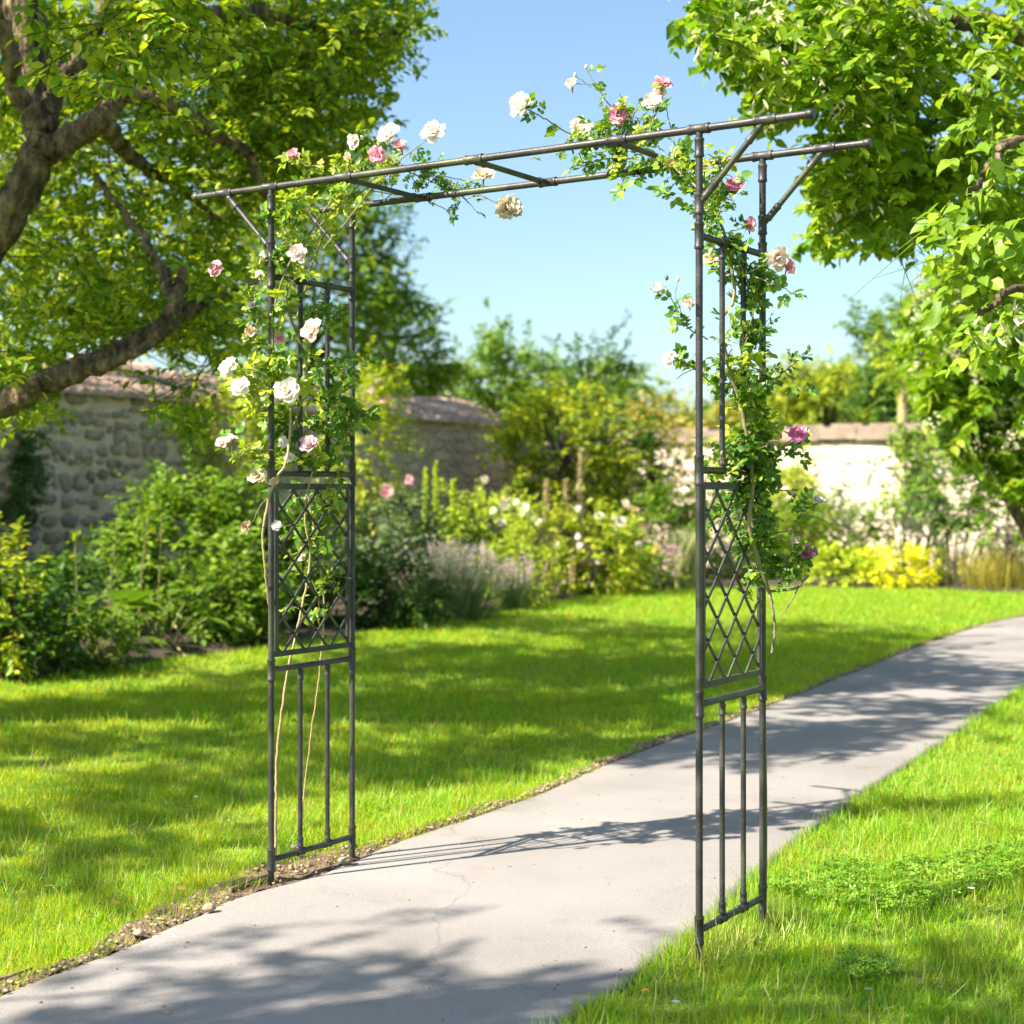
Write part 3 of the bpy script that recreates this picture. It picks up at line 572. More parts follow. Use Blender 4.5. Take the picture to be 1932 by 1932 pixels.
def compound(mb, pos, d, nr, size):
    """five leaflet rose leaves"""
    n = len(pos); d = norm(d); x = norm(np.cross(d, nr)); nr = np.cross(x, d)
    for (t, sg, k) in ((1.25, 0, 1.0), (1.1, 1, .92), (1.1, -1, .92), (.45, 1, .78), (.45, -1, .78)):
        p = pos + d * (t * size)[:, None]
        ld = d * (1 if sg == 0 else .45) + x * sg * .95 + rng.normal(0, .16, (n, 3))
        mb.scatter(LEAF8, p, ld, nr + rng.normal(0, .28, (n, 3)), size * k * rng.uniform(.8, 1.15, n), rng.uniform(.95, 1.25, n))
    return pos, pos + d * (1.25 * size)[:, None]
class Rose:
    def __init__(s, name, label, loc):
        s.root = thing(name, label, 'climbing rose', loc); s.leaf = MB(); s.young = MB(); s.tw = MB(); s.bud = MB(); s.bm = []
    def stem(s, pts, r=(.004, .002), leaves=0, size=.03, young=False, thorn=True, own=None, end=True):
        P = crom(np.array([at(*p) for p in pts]), 9)
        P[1:-1] += rng.normal(0, .0009, (len(P) - 2, 3))
        tgt = own if own else s.tw
        tgt.tube(P, list(r), 7)
        if leaves:
            k = rng.uniform(.1 if len(P) > 4 else 0, .98, leaves); i = np.clip((k * (len(P) - 1)).astype(int), 0, len(P) - 2)
            d = rdir(leaves, -.1, .7) + norm(P[i + 1] - P[i]) * .5
            A, B = compound(s.young if young else s.leaf, P[i], d, np.array([-.3, -.45, .8]) + rng.normal(0, .45, (leaves, 3)), size * rng.uniform(.75, 1.25, leaves))
            s.tw.prisms(A, B, .0008)
        return P
    def clump(s, px, py, r, Y, n, size=.028, young=0.2, k=4, sq=.7):
        c = at(px, py, Y); R = r / F * Y; n = int(n * (2.0 if px < 900 else 1.8)); k = k + 2; size *= .88 if px < 900 else 1
        for _ in range(k):
            st = c + rng.normal(0, .35, 3) * R * np.array([1, sq, 1]); d = rdir(1, .15, .9)[0]; e = st + d * R * rng.uniform(.6, 1.1)
            mid = (st + e) / 2 + rng.normal(0, .12, 3) * R
            P = crom([st, mid, e], 5); s.tw.tube(P, [.0018, .0009], 5)
            m = max(1, n // k); kk = rng.integers(0, len(P) - 1, m)
            A, B = compound(s.young if rng.random() < young else s.leaf, P[kk] + rng.normal(0, .12, (m, 3)) * R, rdir(m, -.15, .7) + d * .4, np.array([-.3, -.45, .8]) + rng.normal(0, .5, (m, 3)), size * rng.uniform(.6, 1.25, m))
            s.tw.prisms(A, B, .0008)
    def bloom(s, px, py, dpx, Y, kd, face=(-.22, -.92, .38), label=None):
        p = at(px, py, Y); place_bloom(s.root, kd, p, dpx / F * Y, np.array(face) + rng.normal(0, .18, 3), 'bloom', label or LBL[kd])
        f = norm(np.array(face, float)); b = p - f * dpx / F * Y * .05; s.tw.tube(np.array([b, b - f * .012, b - f * .02 - [0, 0, .012]]), [.0045, .003, .0016], 6)
    def budat(s, px, py, Y, r=.005, up=(0, 0, 1)):
        p = at(px, py, Y); s.bm.append((p, r))
    def finish(s):
        s.tw.build('cane', M['cane'], s.root); s.leaf.build('foliage', M['roseleaf'], s.root)
        if s.young.n: tag(s.young.build('foliage', M['roseleaf_young'], s.root), 'young yellow green leaves')
        for p, r in s.bm:
            m = MB(); m.blob(p, (r, r, r * 1.5), 8, lump=.05)
            for a in range(4):
                q = a * 1.57; m.scatter(LEAF6, (p - [0, 0, r * 1.3])[None], np.array([[math.cos(q) * .35, math.sin(q) * .35, 1.0]]), np.array([[math.cos(q), math.sin(q), 0]]), r * 2.4)
            m.build('bud', M['cream'] if random.random() < .6 else M['sepal'], s.root)
LBL = dict(pink='pink bloom', salmon='salmon pink bloom', magenta='deep magenta bloom', white='full white bloom', blush='blush white bloom', cream='ragged cream bloom', beige='withered beige bloom', mauve='faded mauve bloom')
random.seed(3)
g0 = ap(0, .25, 0)
R1 = Rose('climbing_rose', 'climbing rose with many white and blush blooms on the left leg of the arch', (g0[0], g0[1], 0))
YF, YB, YM = 5.10, 5.45, 5.27
# canes from the soil
pale = MB()
R1.stem([(519, 1640, 5.2), (521, 1500, 5.2), (523, 1420, 5.21), (540, 1280, 5.22), (562, 1180, 5.24), (585, 1060, 5.26), (575, 960, 5.24), (600, 850, 5.25)], (.0046, .0044, .0036, .003), own=pale)
R1.stem([(560, 1625, 5.38), (585, 1400, 5.38), (604, 1260, 5.36), (610, 1120, 5.34), (590, 980, 5.3), (560, 800, 5.28), (575, 640, 5.25)], (.0028, .0028, .0026, .002), own=pale)
R1.stem([(516, 1200, 5.14), (508, 1140, 5.12), (500, 1070, 5.06), (497, 1000, 5.05), (513, 920, 5.04), (540, 870, 5.03), (548, 800, 5.08), (545, 740, 5.1)], (.003, .0042, .0044, .004, .0034), own=pale)
pc = pale.build('cane', M['cane_pale'], R1.root); pc['label'] = 'pale tan main canes'
R1.stem([(545, 830, 5.15), (580, 700, 5.2), (540, 560, 5.15), (580, 450, 5.2), (660, 340, 5.22), (760, 290, 5.25)], (.004, .0035, .002), 10, .028)
R1.stem([(520, 700, 5.1), (515, 600, 5.08), (545, 500, 5.1), (600, 430, 5.15), (680, 345, 5.2)], (.004, .003, .002), 10, .03, True)
R1.stem([(560, 600, 5.3), (600, 470, 5.3), (650, 390, 5.3), (730, 330, 5.3)], (.0035, .002), 6, .03, True)
R1.stem([(610, 470, 5.12), (660, 410, 5.12), (705, 350, 5.12), (760, 310, 5.15)], (.003, .002), 3, .025)
# flower stems
R1.stem([(500, 600, 5.1), (462, 555, 5.05), (440, 530, 5.03), (412, 512, 5.02)], (.0026, .0018), 5, .034)
R1.stem([(725, 325, 5.15), (770, 290, 5.14), (815, 256, 5.13)], (.0026, .0016), 4, .02)
R1.stem([(740, 310, 5.2), (735, 262, 5.2)], (.002, .0015), 2, .02); R1.stem([(690, 330, 5.2), (672, 275, 5.2)], (.002, .0015), 3, .02)
R1.stem([(640, 345, 5.15), (580, 310, 5.1), (555, 298, 5.1)], (.002, .0015), 4, .03, True)
R1.stem([(830, 345, 5.3), (890, 360, 5.3), (945, 388, 5.3)], (.002, .0015), 6, .02)
R1.stem([(760, 320, 5.25), (820, 345, 5.3), (870, 370, 5.3), (905, 405, 5.3)], (.0022, .0012), 8, .022)
R1.stem([(700, 360, 5.3), (790, 375, 5.38), (840, 395, 5.4), (850, 410, 5.4)], (.0022, .0012), 6, .018)
R1.stem([(790, 330, 5.2), (850, 335, 5.3), (930, 355, 5.4)], (.0022, .0012), 7, .02)
R1.stem([(515, 850, 5.05), (470, 850, 5.0), (445, 870, 5.0)], (.0024, .0014), 5, .034, True); R1.stem([(500, 860, 5.05), (455, 840, 5.0), (425, 835, 5.0)], (.0022, .0014), 4, .03)
R1.stem([(515, 740, 5.05), (480, 700, 5.0), (440, 698, 5.0)], (.0024, .0014), 7, .034, True); R1.stem([(500, 770, 5.05), (470, 740, 5.0), (456, 733, 5.0)], (.0022, .0014), 5, .034, True)
R1.stem([(500, 995, 5.05), (482, 994, 5.02), (466, 994, 5.0)], (.0016, .001)); R1.stem([(513, 930, 5.04), (488, 960, 5.0), (478, 985, 4.98)], (.0016, .001))
R1.stem([(640, 840, 5.3), (670, 790, 5.3), (700, 770, 5.3)], (.0022, .0012), 6, .036)
R1.stem([(560, 870, 5.25), (620, 870, 5.3), (650, 800, 5.32)], (.003, .002), 5, .034)
for (px, py, r, Y, n, sz, yg) in [(560, 400, 60, 5.2, 34, .030, .75), (640, 330, 60, 5.22, 40, .026, .55), (720, 320, 60, 5.25, 46, .020, .3), (790, 340, 50, 5.3, 34, .018, .15), (860, 355, 45, 5.35, 22, .018, .1),
        (545, 470, 50, 5.15, 26, .03, .6), (520, 540, 50, 5.1, 24, .028, .6), (590, 590, 55, 5.25, 26, .027, .3), (480, 590, 40, 5.06, 14, .03, .3), (620, 700, 60, 5.35, 30, .034, .15), (560, 780, 70, 5.2, 44, .036, .3),
        (490, 760, 50, 5.05, 22, .036, .7), (640, 790, 55, 5.35, 28, .038, .1), (570, 860, 60, 5.25, 30, .032, .5), (500, 700, 45, 5.05, 16, .034, .5), (600, 930, 45, 5.3, 12, .03, .3), (570, 1010, 50, 5.32, 16, .034, .5), (600, 1080, 45, 5.34, 14, .036, .6), (580, 1150, 40, 5.34, 9, .03, .4), (650, 370, 45, 5.3, 24, .024, .5)]:
    R1.clump(px, py, r, Y, n, sz, yg)
for b in [(553, 294, 30, 5.1, 'salmon'), (670, 267, 30, 5.2, 'blush'), (712, 293, 36, 5.14, 'pink', (-.1, -1, .1)), (735, 256, 44, 5.2, 'white'), (756, 279, 32, 5.18, 'salmon'), (819, 251, 46, 5.13, 'white', (-.1, -.8, .5)), (657, 298, 18, 5.2, 'cream'),
          (912, 334, 40, 5.38, 'cream', (0, -.6, .8)), (957, 395, 52, 5.3, 'cream', (.1, -.85, .1)), (562, 480, 38, 5.02, 'blush'), (499, 487, 28, 5.12, 'blush', (-.8, -.5, .2)), (408, 508, 34, 4.98, 'pink', (-.4, -.9, .2)), (489, 518, 16, 5.05, 'blush'), (477, 577, 17, 5.05, 'blush'),
          (474, 627, 26, 5.0, 'beige'), (592, 627, 46, 5.03, 'blush'), (634, 606, 24, 5.3, 'cream'), (529, 639, 24, 5.09, 'pink'), (433, 696, 40, 5.0, 'white', (-.7, -.7, .2)), (454, 731, 38, 4.95, 'white'), (543, 739, 48, 4.97, 'white', (-.3, -.9, .2)), (419, 838, 26, 5.0, 'blush'), (436, 830, 24, 5.0, 'blush'),
          (585, 841, 40, 5.02, 'mauve'), (487, 900, 34, 5.02, 'cream'), (464, 994, 22, 5.0, 'beige'), (522, 992, 20, 5.06, 'white'), (546, 864, 20, 5.08, 'white'), (516, 910, 18, 5.07, 'blush'), (534, 835, 22, 5.08, 'white'), (630, 832, 14, 5.3, 'white'), (572, 1052, 22, 5.3, 'white')]:
    R1.bloom(*b[:5], *(b[5:6]))
R1.finish()

g1 = ap(1, 1.05, 0)
R2 = Rose('climbing_rose', 'climbing rose with pink blooms and dark leaves on the right leg of the arch', (g1[0], g1[1], 0))
R2.tw.tube(crom([ap(1, 1.045, 0), ap(1, 1.05, .4), ap(.99, 1.05, .8), ap(.98, 1.0, 1.2), ap(.97, .8, 1.6)], 8), [.004, .005, .005, .004], 8)
R2.stem([(1450, 1115, 4.55), (1415, 1000, 4.5), (1420, 900, 4.5), (1400, 780, 4.5), (1375, 690, 4.48), (1360, 610, 4.46), (1385, 560, 4.5), (1370, 450, 4.5), (1330, 370, 4.5), (1260, 310, 4.6), (1180, 260, 4.75)], (.0065, .006, .006, .005, .004, .003), 12, .026)
R2.stem([(1440, 1080, 4.6), (1445, 960, 4.6), (1425, 840, 4.58), (1410, 700, 4.56), (1420, 600, 4.56), (1375, 500, 4.55), (1345, 400, 4.5), (1290, 330, 4.6)], (.005, .004, .003), 14, .026)
R2.stem([(1400, 880, 4.45), (1365, 850, 4.4), (1360, 880, 4.4)], (.004, .004))
R2.stem([(1330, 420, 4.45), (1370, 450, 4.45), (1420, 560, 4.5), (1405, 650, 4.5)], (.003, .002), 6, .024)
# arching flower stems
R2.stem([(1150, 280, 4.75), (1080, 255, 4.75), (1030, 225, 4.72), (990, 203, 4.7)], (.0028, .0016), 9, .026)
R2.stem([(1210, 265, 4.7), (1160, 210, 4.7), (1130, 170, 4.7), (1106, 130, 4.7)], (.0026, .001), 9, .024); R2.stem([(1118, 160, 4.7), (1095, 158, 4.7), (1080, 160, 4.7)], (.0014, .001)); R2.stem([(1115, 165, 4.7), (1085, 142, 4.7)], (.0013, .001))
R2.stem([(1215, 270, 4.7), (1235, 220, 4.7), (1250, 165, 4.7)], (.0026, .0015), 8, .022); R2.stem([(1280, 300, 4.65), (1262, 230, 4.68), (1255, 185, 4.7)], (.002, .0012), 5, .024)
R2.stem([(1180, 255, 4.72), (1195, 215, 4.7), (1205, 190, 4.7)], (.002, .001), 3, .034)
R2.stem([(1220, 285, 4.8), (1150, 285, 4.9), (1080, 290, 5.0), (1000, 300, 5.1)], (.0022, .0008), 7, .022)
R2.stem([(1230, 300, 4.75), (1190, 320, 4.75), (1170, 350, 4.75)], (.0024, .0012), 6, .034); R2.stem([(1200, 300, 4.8), (1140, 300, 4.8), (1085, 320, 4.8)], (.0022, .0012), 6, .03); R2.stem([(1290, 330, 4.6), (1270, 350, 4.6), (1235, 370, 4.6)], (.0022, .0012), 6, .028)
R2.stem([(1340, 340, 4.4), (1375, 330, 4.4), (1390, 352, 4.4)], (.002, .0014), 5, .024); R2.stem([(1370, 440, 4.45), (1400, 430, 4.42), (1414, 426, 4.42)], (.002, .0014), 4, .024)
R2.stem([(1400, 520, 4.5), (1440, 500, 4.4), (1465, 487, 4.4)], (.002, .0014), 4, .026); R2.stem([(1420, 520, 4.45), (1470, 540, 4.4), (1510, 560, 4.38)], (.002, .0008), 8, .022)
R2.stem([(1335, 640, 4.45), (1300, 620, 4.35), (1275, 580, 4.3), (1255, 540, 4.28)], (.0022, .001), 10, .024); R2.stem([(1290, 600, 4.32), (1275, 560, 4.3), (1279, 528, 4.3)], (.0012, .0008), 2, .02)
R2.stem([(1340, 720, 4.4), (1300, 690, 4.32), (1268, 678, 4.3)], (.0022, .0012), 7, .024); R2.stem([(1330, 690, 4.4), (1300, 700, 4.33), (1275, 715, 4.3)], (.0016, .001), 4, .024)
R2.stem([(1435, 760, 4.55), (1470, 710, 4.52), (1500, 685, 4.5), (1525, 657, 4.5)], (.0028, .0014), 7, .02); R2.stem([(1478, 700, 4.52), (1510, 730, 4.5), (1540, 748, 4.5)], (.0018, .001), 7, .022); R2.stem([(1490, 690, 4.5), (1488, 660, 4.5)], (.0014, .001))
R2.stem([(1440, 870, 4.6), (1475, 845, 4.55), (1500, 822, 4.55)], (.0026, .0014), 6, .024); R2.stem([(1450, 860, 4.58), (1490, 840, 4.55), (1520, 850, 4.55)], (.0016, .001), 4, .026)
R2.stem([(1440, 930, 4.6), (1480, 925, 4.56), (1505, 935, 4.55), (1520, 955, 4.55)], (.0018, .001), 10, .022)
R2.stem([(1440, 1010, 4.6), (1490, 1000, 4.55), (1510, 970, 4.55), (1545, 947, 4.55)], (.0022, .0012), 5, .022); R2.stem([(1510, 970, 4.55), (1545, 978, 4.55), (1572, 992, 4.55)], (.0016, .0012))
R2.stem([(1445, 1080, 4.6), (1490, 1070, 4.55), (1518, 1050, 4.55)], (.0022, .0014), 12, .022)
dead = MB()
R2.stem([(1450, 1110, 4.56), (1458, 1150, 4.55), (1462, 1190, 4.55), (1456, 1232, 4.55)], (.005, .004, .0035, .004), own=dead)
R2.stem([(1450, 1115, 4.56), (1500, 1110, 4.54), (1525, 1085, 4.54)], (.004, .0035), own=dead); R2.stem([(1505, 1108, 4.54), (1490, 1140, 4.54), (1470, 1165, 4.54)], (.0026, .001), own=dead)
dc = dead.build('cane', M['deadcane'], R2.root); dc['label'] = 'bare grey brown dead stems'
for (px, py, r, Y, n, sz, yg) in [(1170, 240, 60, 4.75, 44, .02, .35), (1110, 262, 50, 4.8, 24, .022, .2), (1230, 250, 55, 4.72, 40, .02, .35), (1270, 290, 50, 4.65, 34, .02, .4), (1200, 300, 50, 4.8, 24, .024, .2), (1300, 345, 45, 4.6, 24, .022, .5), (1345, 300, 45, 4.55, 14, .02, .5),
        (1365, 370, 45, 4.45, 22, .02, .6), (1350, 440, 50, 4.48, 22, .024, .2), (1390, 500, 50, 4.5, 34, .024, .1), (1420, 560, 45, 4.52, 26, .022, .05), (1430, 630, 45, 4.55, 24, .022, .05), (1395, 650, 45, 4.52, 20, .026, .05),
        (1410, 720, 60, 4.52, 48, .028, .15), (1430, 780, 60, 4.55, 54, .028, .2), (1405, 850, 60, 4.52, 50, .027, .25), (1430, 900, 50, 4.56, 40, .024, .1), (1420, 960, 50, 4.56, 36, .024, .15), (1425, 1030, 50, 4.57, 34, .026, .3), (1445, 1080, 40, 4.58, 22, .022, .2), (1500, 1065, 30, 4.55, 14, .02, .1), (1360, 880, 30, 4.42, 8, .026, .6), (1380, 930, 30, 4.5, 8, .026, .3)]:
    R2.clump(px, py, r, Y, n, sz, yg)
for b in [(985, 200, 46, 4.7, 'white', (-.6, -.8, .2)), (1078, 160, 24, 4.7, 'white'), (1250, 160, 40, 4.7, 'salmon', (.1, -.7, .7)), (1231, 197, 40, 4.69, 'white'), (1243, 180, 30, 4.71, 'blush'), (1168, 217, 42, 4.69, 'pink'), (1095, 245, 44, 4.85, 'white'), (1146, 262, 30, 4.85, 'white'), (1265, 312, 24, 4.6, 'pink'),
          (1388, 352, 38, 4.4, 'magenta', (-.1, -.95, .2)), (1352, 355, 24, 4.5, 'blush'), (1413, 426, 32, 4.42, 'pink'), (1466, 486, 44, 4.39, 'blush', (0, -.95, .2)), (1486, 506, 32, 4.4, 'pink', (.1, -.95, .1)), (1341, 490, 30, 4.55, 'cream'), (1264, 677, 30, 4.3, 'blush', (-.6, -.7, .2)),
          (1240, 543, 20, 4.28, 'white'), (1300, 570, 22, 4.33, 'blush'), (1505, 820, 38, 4.48, 'magenta', (-.1, -.95, .3)), (1543, 948, 28, 4.55, 'white', (.5, -.6, .6)), (1523, 1045, 36, 4.55, 'magenta', (-.1, -.9, .4)), (1500, 1020, 20, 4.55, 'cream')]:
    R2.bloom(*b[:5], *(b[5:6]))
for b in [(1106, 126, 4.7), (1085, 141, 4.7), (1011, 193, 4.7), (1258, 524, 4.28), (1279, 527, 4.3), (1258, 548, 4.29), (1488, 658, 4.5), (1526, 655, 4.5), (1262, 590, 4.3)]: R2.budat(*b)
R2.finish()

# ------------------------------------------------------------------ trees near the camera
def proj(P): return CX + F * P[:, 0] / P[:, 1], HOR - F * (P[:, 2] - CH) / P[:, 1]
def poly_cloud(poly, Y0, Y1, n):
    q = poly_sample(poly, n); Y = rng.uniform(Y0, Y1, n)
    return np.stack([(q[:, 0] - CX) / F * Y, Y, CH - (q[:, 1] - HOR) / F * Y], -1)
def clumpy(P, k, sig):
    """pull points towards random clump centres so that gaps open between them"""
    c = P[rng.choice(len(P), k, replace=False)]; i = rng.integers(0, k, len(P)); return c[i] + rng.normal(0, 1, P.shape) * sig
def infr(px, py): return (px > -10) & (px < 1942) & (py > -10) & (py < 1942)
def limb(mb, pts, r, sides=12, wob=.02):
    P = crom(np.array(pts, float), 12); P[1:-1] += rng.normal(0, wob, (len(P) - 2, 3)) * .35; mb.tube(P, list(r), sides, rough=.07); return P

LT = thing('broadleaf_tree', 'large gnarled tree with spreading crooked limbs at the left edge', 'tree', (-3.5, 8.6, 0))
tr = MB()
limb(tr, [(-3.5, 8.6, -.1), (-3.42, 8.5, .6), (-3.25, 8.35, 1.4), (-2.85, 8.15, 2.2), at(20, 400, 8.0), at(75, 285, 8.0)], (.26, .20, .16, .115, .095, .08), 26, .02)
tr.build('trunk', M['bark'], LT)
for pts, r in [([at(75, 290, 8), at(62, 220, 7.95), at(30, 165, 7.9), at(10, 60, 7.8), at(-60, -60, 7.7)], (.065, .05, .04, .025)),
               ([at(78, 290, 8), at(120, 270, 7.95), at(185, 230, 7.9), at(225, 170, 7.9), at(265, 60, 7.9), at(330, -80, 7.9)], (.075, .065, .055, .04, .025)),
               ([at(75, 285, 8), at(100, 180, 8.05), at(150, 110, 8.1), at(190, 30, 8.2), at(240, -120, 8.3)], (.06, .05, .035, .025)),
               ([(-3.3, 8.3, 1.2), (-3.0, 8.0, 1.45), at(0, 768, 7.9), at(90, 720, 7.85), at(170, 688, 7.8), at(240, 655, 7.8), at(300, 625, 7.8), at(330, 575, 7.8), at(345, 510, 7.85)], (.12, .09, .065, .06, .056, .05, .04, .022)),
               ([at(170, 690, 7.8), at(200, 690, 7.7), at(280, 650, 7.6)], (.04, .02)),
               ([at(310, 615, 7.8), at(360, 585, 7.9), at(420, 560, 8.0), at(500, 520, 8.2)], (.05, .03, .015)),
               ([at(330, 570, 7.8), at(300, 500, 7.9), at(250, 420, 8.0), at(180, 330, 8.2)], (.035, .02, .015)),
               ([at(225, 170, 7.9), at(330, 200, 8.0), at(420, 260, 8.2), at(470, 300, 8.3), at(500, 370, 8.4)], (.05, .035, .02)),
               ([at(265, 60, 7.9), at(420, 20, 8.2), at(560, 40, 8.6), at(680, 60, 9.0), at(770, 60, 9.2)], (.045, .03, .015)),
               ([at(200, 230, 7.9), at(240, 290, 8.2), at(300, 330, 8.6), at(420, 420, 9.2)], (.05, .03, .015))]:
    b = MB(); limb(b, pts, r, 14, .02); b.build('branch', M['bark'], LT)
# overhead boughs (above the frame) whose leaves shade the lawn
ob = MB()
for e in [(-1.2, 7.6, 5.6), (-2.2, 10.5, 5.8), (-5.5, 8.0, 6.2), (-.6, 9.3, 5.4), (-3.4, 6.4, 5.7), (-4.8, 11.2, 6.0)]:
    limb(ob, [at(75, 285, 8), (-2.6, 8.2, 4.2), ((e[0] - 2.6) / 2, (e[1] + 8.2) / 2, 5.0), e], (.05, .045, .03, .012), 10)
ob.build('branch', M['bark'], LT)
cr = MB(); tw = MB()
SIL = [(-20, -20), (818, -20), (800, 60), (740, 130), (715, 160), (722, 250), (690, 320), (620, 345), (560, 380), (500, 440), (470, 520), (490, 640), (440, 700), (410, 770), (400, 840), (345, 850), (320, 790), (275, 735), (200, 720), (130, 740), (90, 790), (40, 800), (-20, 840)]
c = clumpy(poly_cloud(SIL, 8.2, 11.0, 1650), 210, .12)
c2 = poly_cloud(SIL, 8.3, 11, 420)
c5 = clumpy(poly_cloud([(-20, 560), (130, 600), (300, 520), (420, 500), (470, 640), (400, 840), (345, 850), (320, 790), (275, 735), (150, 735), (60, 790), (-20, 800)], 7.4, 8.6, 190), 34, .11)
c3 = clumpy(poly_cloud([(100, -20), (420, -20), (430, 60), (330, 150), (300, 200), (230, 190), (180, 120), (80, 60)], 6.0, 6.8, 110), 26, .09)
c4 = clumpy(poly_cloud([(430, -20), (818, -20), (790, 70), (725, 130), (700, 320), (600, 340), (470, 300)], 8.5, 11, 820), 90, .13)
vis = np.vstack([c, c2, c3, c4, c5])
LIMBS = [[(-30, 480), (0, 300), (40, 250), (20, 150), (95, 150), (120, 230), (190, 180), (250, 170), (230, 260), (130, 320), (90, 420), (0, 520)], [(-20, 740), (90, 680), (190, 640), (300, 590), (320, 520), (370, 520), (350, 600), (250, 690), (120, 750), (-20, 800)]]
# crown above the frame: patches that throw the dappled shade seen on the lawn and the far path
SH = []
def shade(px, py, rpx, h, n):
    g = ground(px, py); k = h / math.tan(SUN_EL); c0 = np.array([g[0] - .883 * k, g[1] - .469 * k, h]); R = rpx / F * g[1] * (.72 if py < 1700 else 1)
    SH.append(c0 + rng.normal(0, 1, (int(n * ((1.25 if px > 1400 else 2.6) if py < 1450 else 1.2)), 3)) * np.array([R, max(R * .8, .28), .25]))
for s_ in [(1000, 1180, 150, 5.8, 70), (1250, 1200, 150, 5.8, 80), (1500, 1185, 130, 5.6, 70), (1650, 1205, 90, 5.6, 60), (820, 1230, 130, 5.5, 60), (1050, 1260, 150, 5.4, 90), (1300, 1260, 140, 5.4, 80), (1560, 1290, 110, 5.2, 70), (1720, 1260, 110, 5.4, 60), (1850, 1290, 90, 5.4, 50),
           (760, 1330, 110, 5.0, 60), (950, 1340, 110, 5.0, 60), (1150, 1350, 100, 5.0, 60), (1750, 1340, 110, 5.0, 50), (1600, 1380, 100, 5.0, 50), (1480, 1400, 80, 5.0, 36), (900, 1430, 90, 4.7, 36), (740, 1450, 60, 4.7, 22), (1100, 1410, 70, 4.8, 26), (1330, 1420, 60, 4.9, 18),
           (150, 1340, 120, 5.0, 40), (400, 1320, 120, 5.0, 50), (600, 1270, 90, 5.2, 40), (120, 1410, 90, 4.8, 26), (420, 1400, 80, 4.8, 30), (250, 1500, 110, 4.4, 34), (420, 1490, 60, 4.4, 20), (100, 1560, 80, 4.3, 24), (230, 1620, 70, 4.2, 22), (60, 1640, 60, 4.2, 14), (560, 1480, 60, 4.4, 12), (400, 1640, 40, 4.0, 5)]: shade(*s_)
SHp = np.vstack(SH)
px, py = proj(SHp); bad = infr(px, py) & ~pip(px, py, SIL); SHp = SHp[~bad]
full = poly_cloud([(0, 0), (1, 0), (1, 1), (0, 1)], 1, 1, 2)
more = np.array([-6.2, 10.4, 5.2]) + rng.normal(0, 1, (700, 3)) * np.array([1.6, 1.9, .9]); px, py = proj(more); more = more[~(infr(px, py) & ~pip(px, py, SIL))][:4]
p_, d_, n_, s_, A_, B_ = sprays(SHp, .34, 16, .082, .3, .85)
px, py = proj(p_); ok = ~infr(px, py); cr.scatter(LEAF6, p_[ok], d_[ok], n_[ok], s_[ok]); tw.prisms(A_, B_, .003)
p_, d_, n_, s_, A_, B_ = sprays(np.vstack([vis, more]), .28, 13, .058, .35, .85)
px, py = proj(p_); jx, jy = np.repeat(rng.normal(0, 22, len(px) // 13), 13), np.repeat(rng.normal(0, 22, len(px) // 13), 13)
ok = ~infr(px, py) | pip(px + jx, py + jy, SIL)
ROOFGAP = [(110, 690), (290, 640), (380, 660), (460, 740), (420, 775), (330, 760), (110, 765)]
ok &= ~(pip(px, py, ROOFGAP) & (np.repeat(rng.random(len(p_) // 13), 13) < .8))
ok &= ~((pip(px, py, LIMBS[0]) | pip(px, py, LIMBS[1])) & (p_[:, 1] < 8.4) & (rng.random(len(p_)) < .93))
cr.scatter(LEAF6, p_[ok], d_[ok], n_[ok], s_[ok], rng.uniform(.8, 1.15, ok.sum()))
bx, by = proj(B_); tk_ = ~infr(bx, by) | (pip(bx + jx[::13], by + jy[::13], SIL) & pip(bx, by, SIL)); tw.prisms(A_[tk_], B_[tk_], .0035)
cr.build('crown', LM['left'], LT); tw.build('twigs', M['twigdark'], LT)

# tree beside the camera: only its shade reaches the picture
NT = thing('shade_tree', 'tree standing beside the camera whose shade falls across the near path', 'tree', (-5.2, 1.2, 0))
b = MB(); limb(b, [(-5.2, 1.2, -.1), (-5.15, 1.25, 1.5), (-5.3, 1.3, 3.2), (-5.2, 1.35, 4.6)], (.2, .16, .13, .07), 12); b.build('trunk', M['bark'], NT)
SH = []
for s_ in [(620, 1800, 60, 4.6, 7), (560, 1880, 100, 4.8, 20), (800, 1880, 120, 4.8, 22), (980, 1910, 80, 4.8, 13), (350, 1900, 90, 4.8, 16), (180, 1930, 90, 4.8, 12), (700, 1960, 200, 4.9, 30), (1000, 1960, 120, 4.9, 16),
           (1800, 1850, 110, 4.7, 34), (1620, 1900, 90, 4.7, 20), (1900, 1900, 90, 4.7, 26), (1560, 1830, 40, 4.6, 5), (1330, 1960, 90, 4.8, 12)]: shade(*s_)
P = np.vstack(SH); px, py = proj(P); P = P[~infr(px, py) | (P[:, 1] < .3)]
p_, d_, n_, s_, A_, B_ = sprays(P, .28, 12, .06, .3)
ok = (p_[:, 1] < .5) | (p_[:, 2] > CH + .36 * p_[:, 1]) | (abs(p_[:, 0]) > .36 * p_[:, 1])
b = MB(); b.scatter(LEAF6, p_[ok], d_[ok], n_[ok], s_[ok]); b.build('crown', LM['left'], NT)
b = MB(); b.prisms(A_, B_, .003)
for q in P[rng.choice(len(P), 16, replace=False)]: limb(b, [(-5.2, 1.3, 4.0), ((q[0] - 5.2) / 2, (q[1] + 1.3) / 2, 4.9), q], (.04, .025, .008), 7)
b.build('branch', M['bark'], NT)

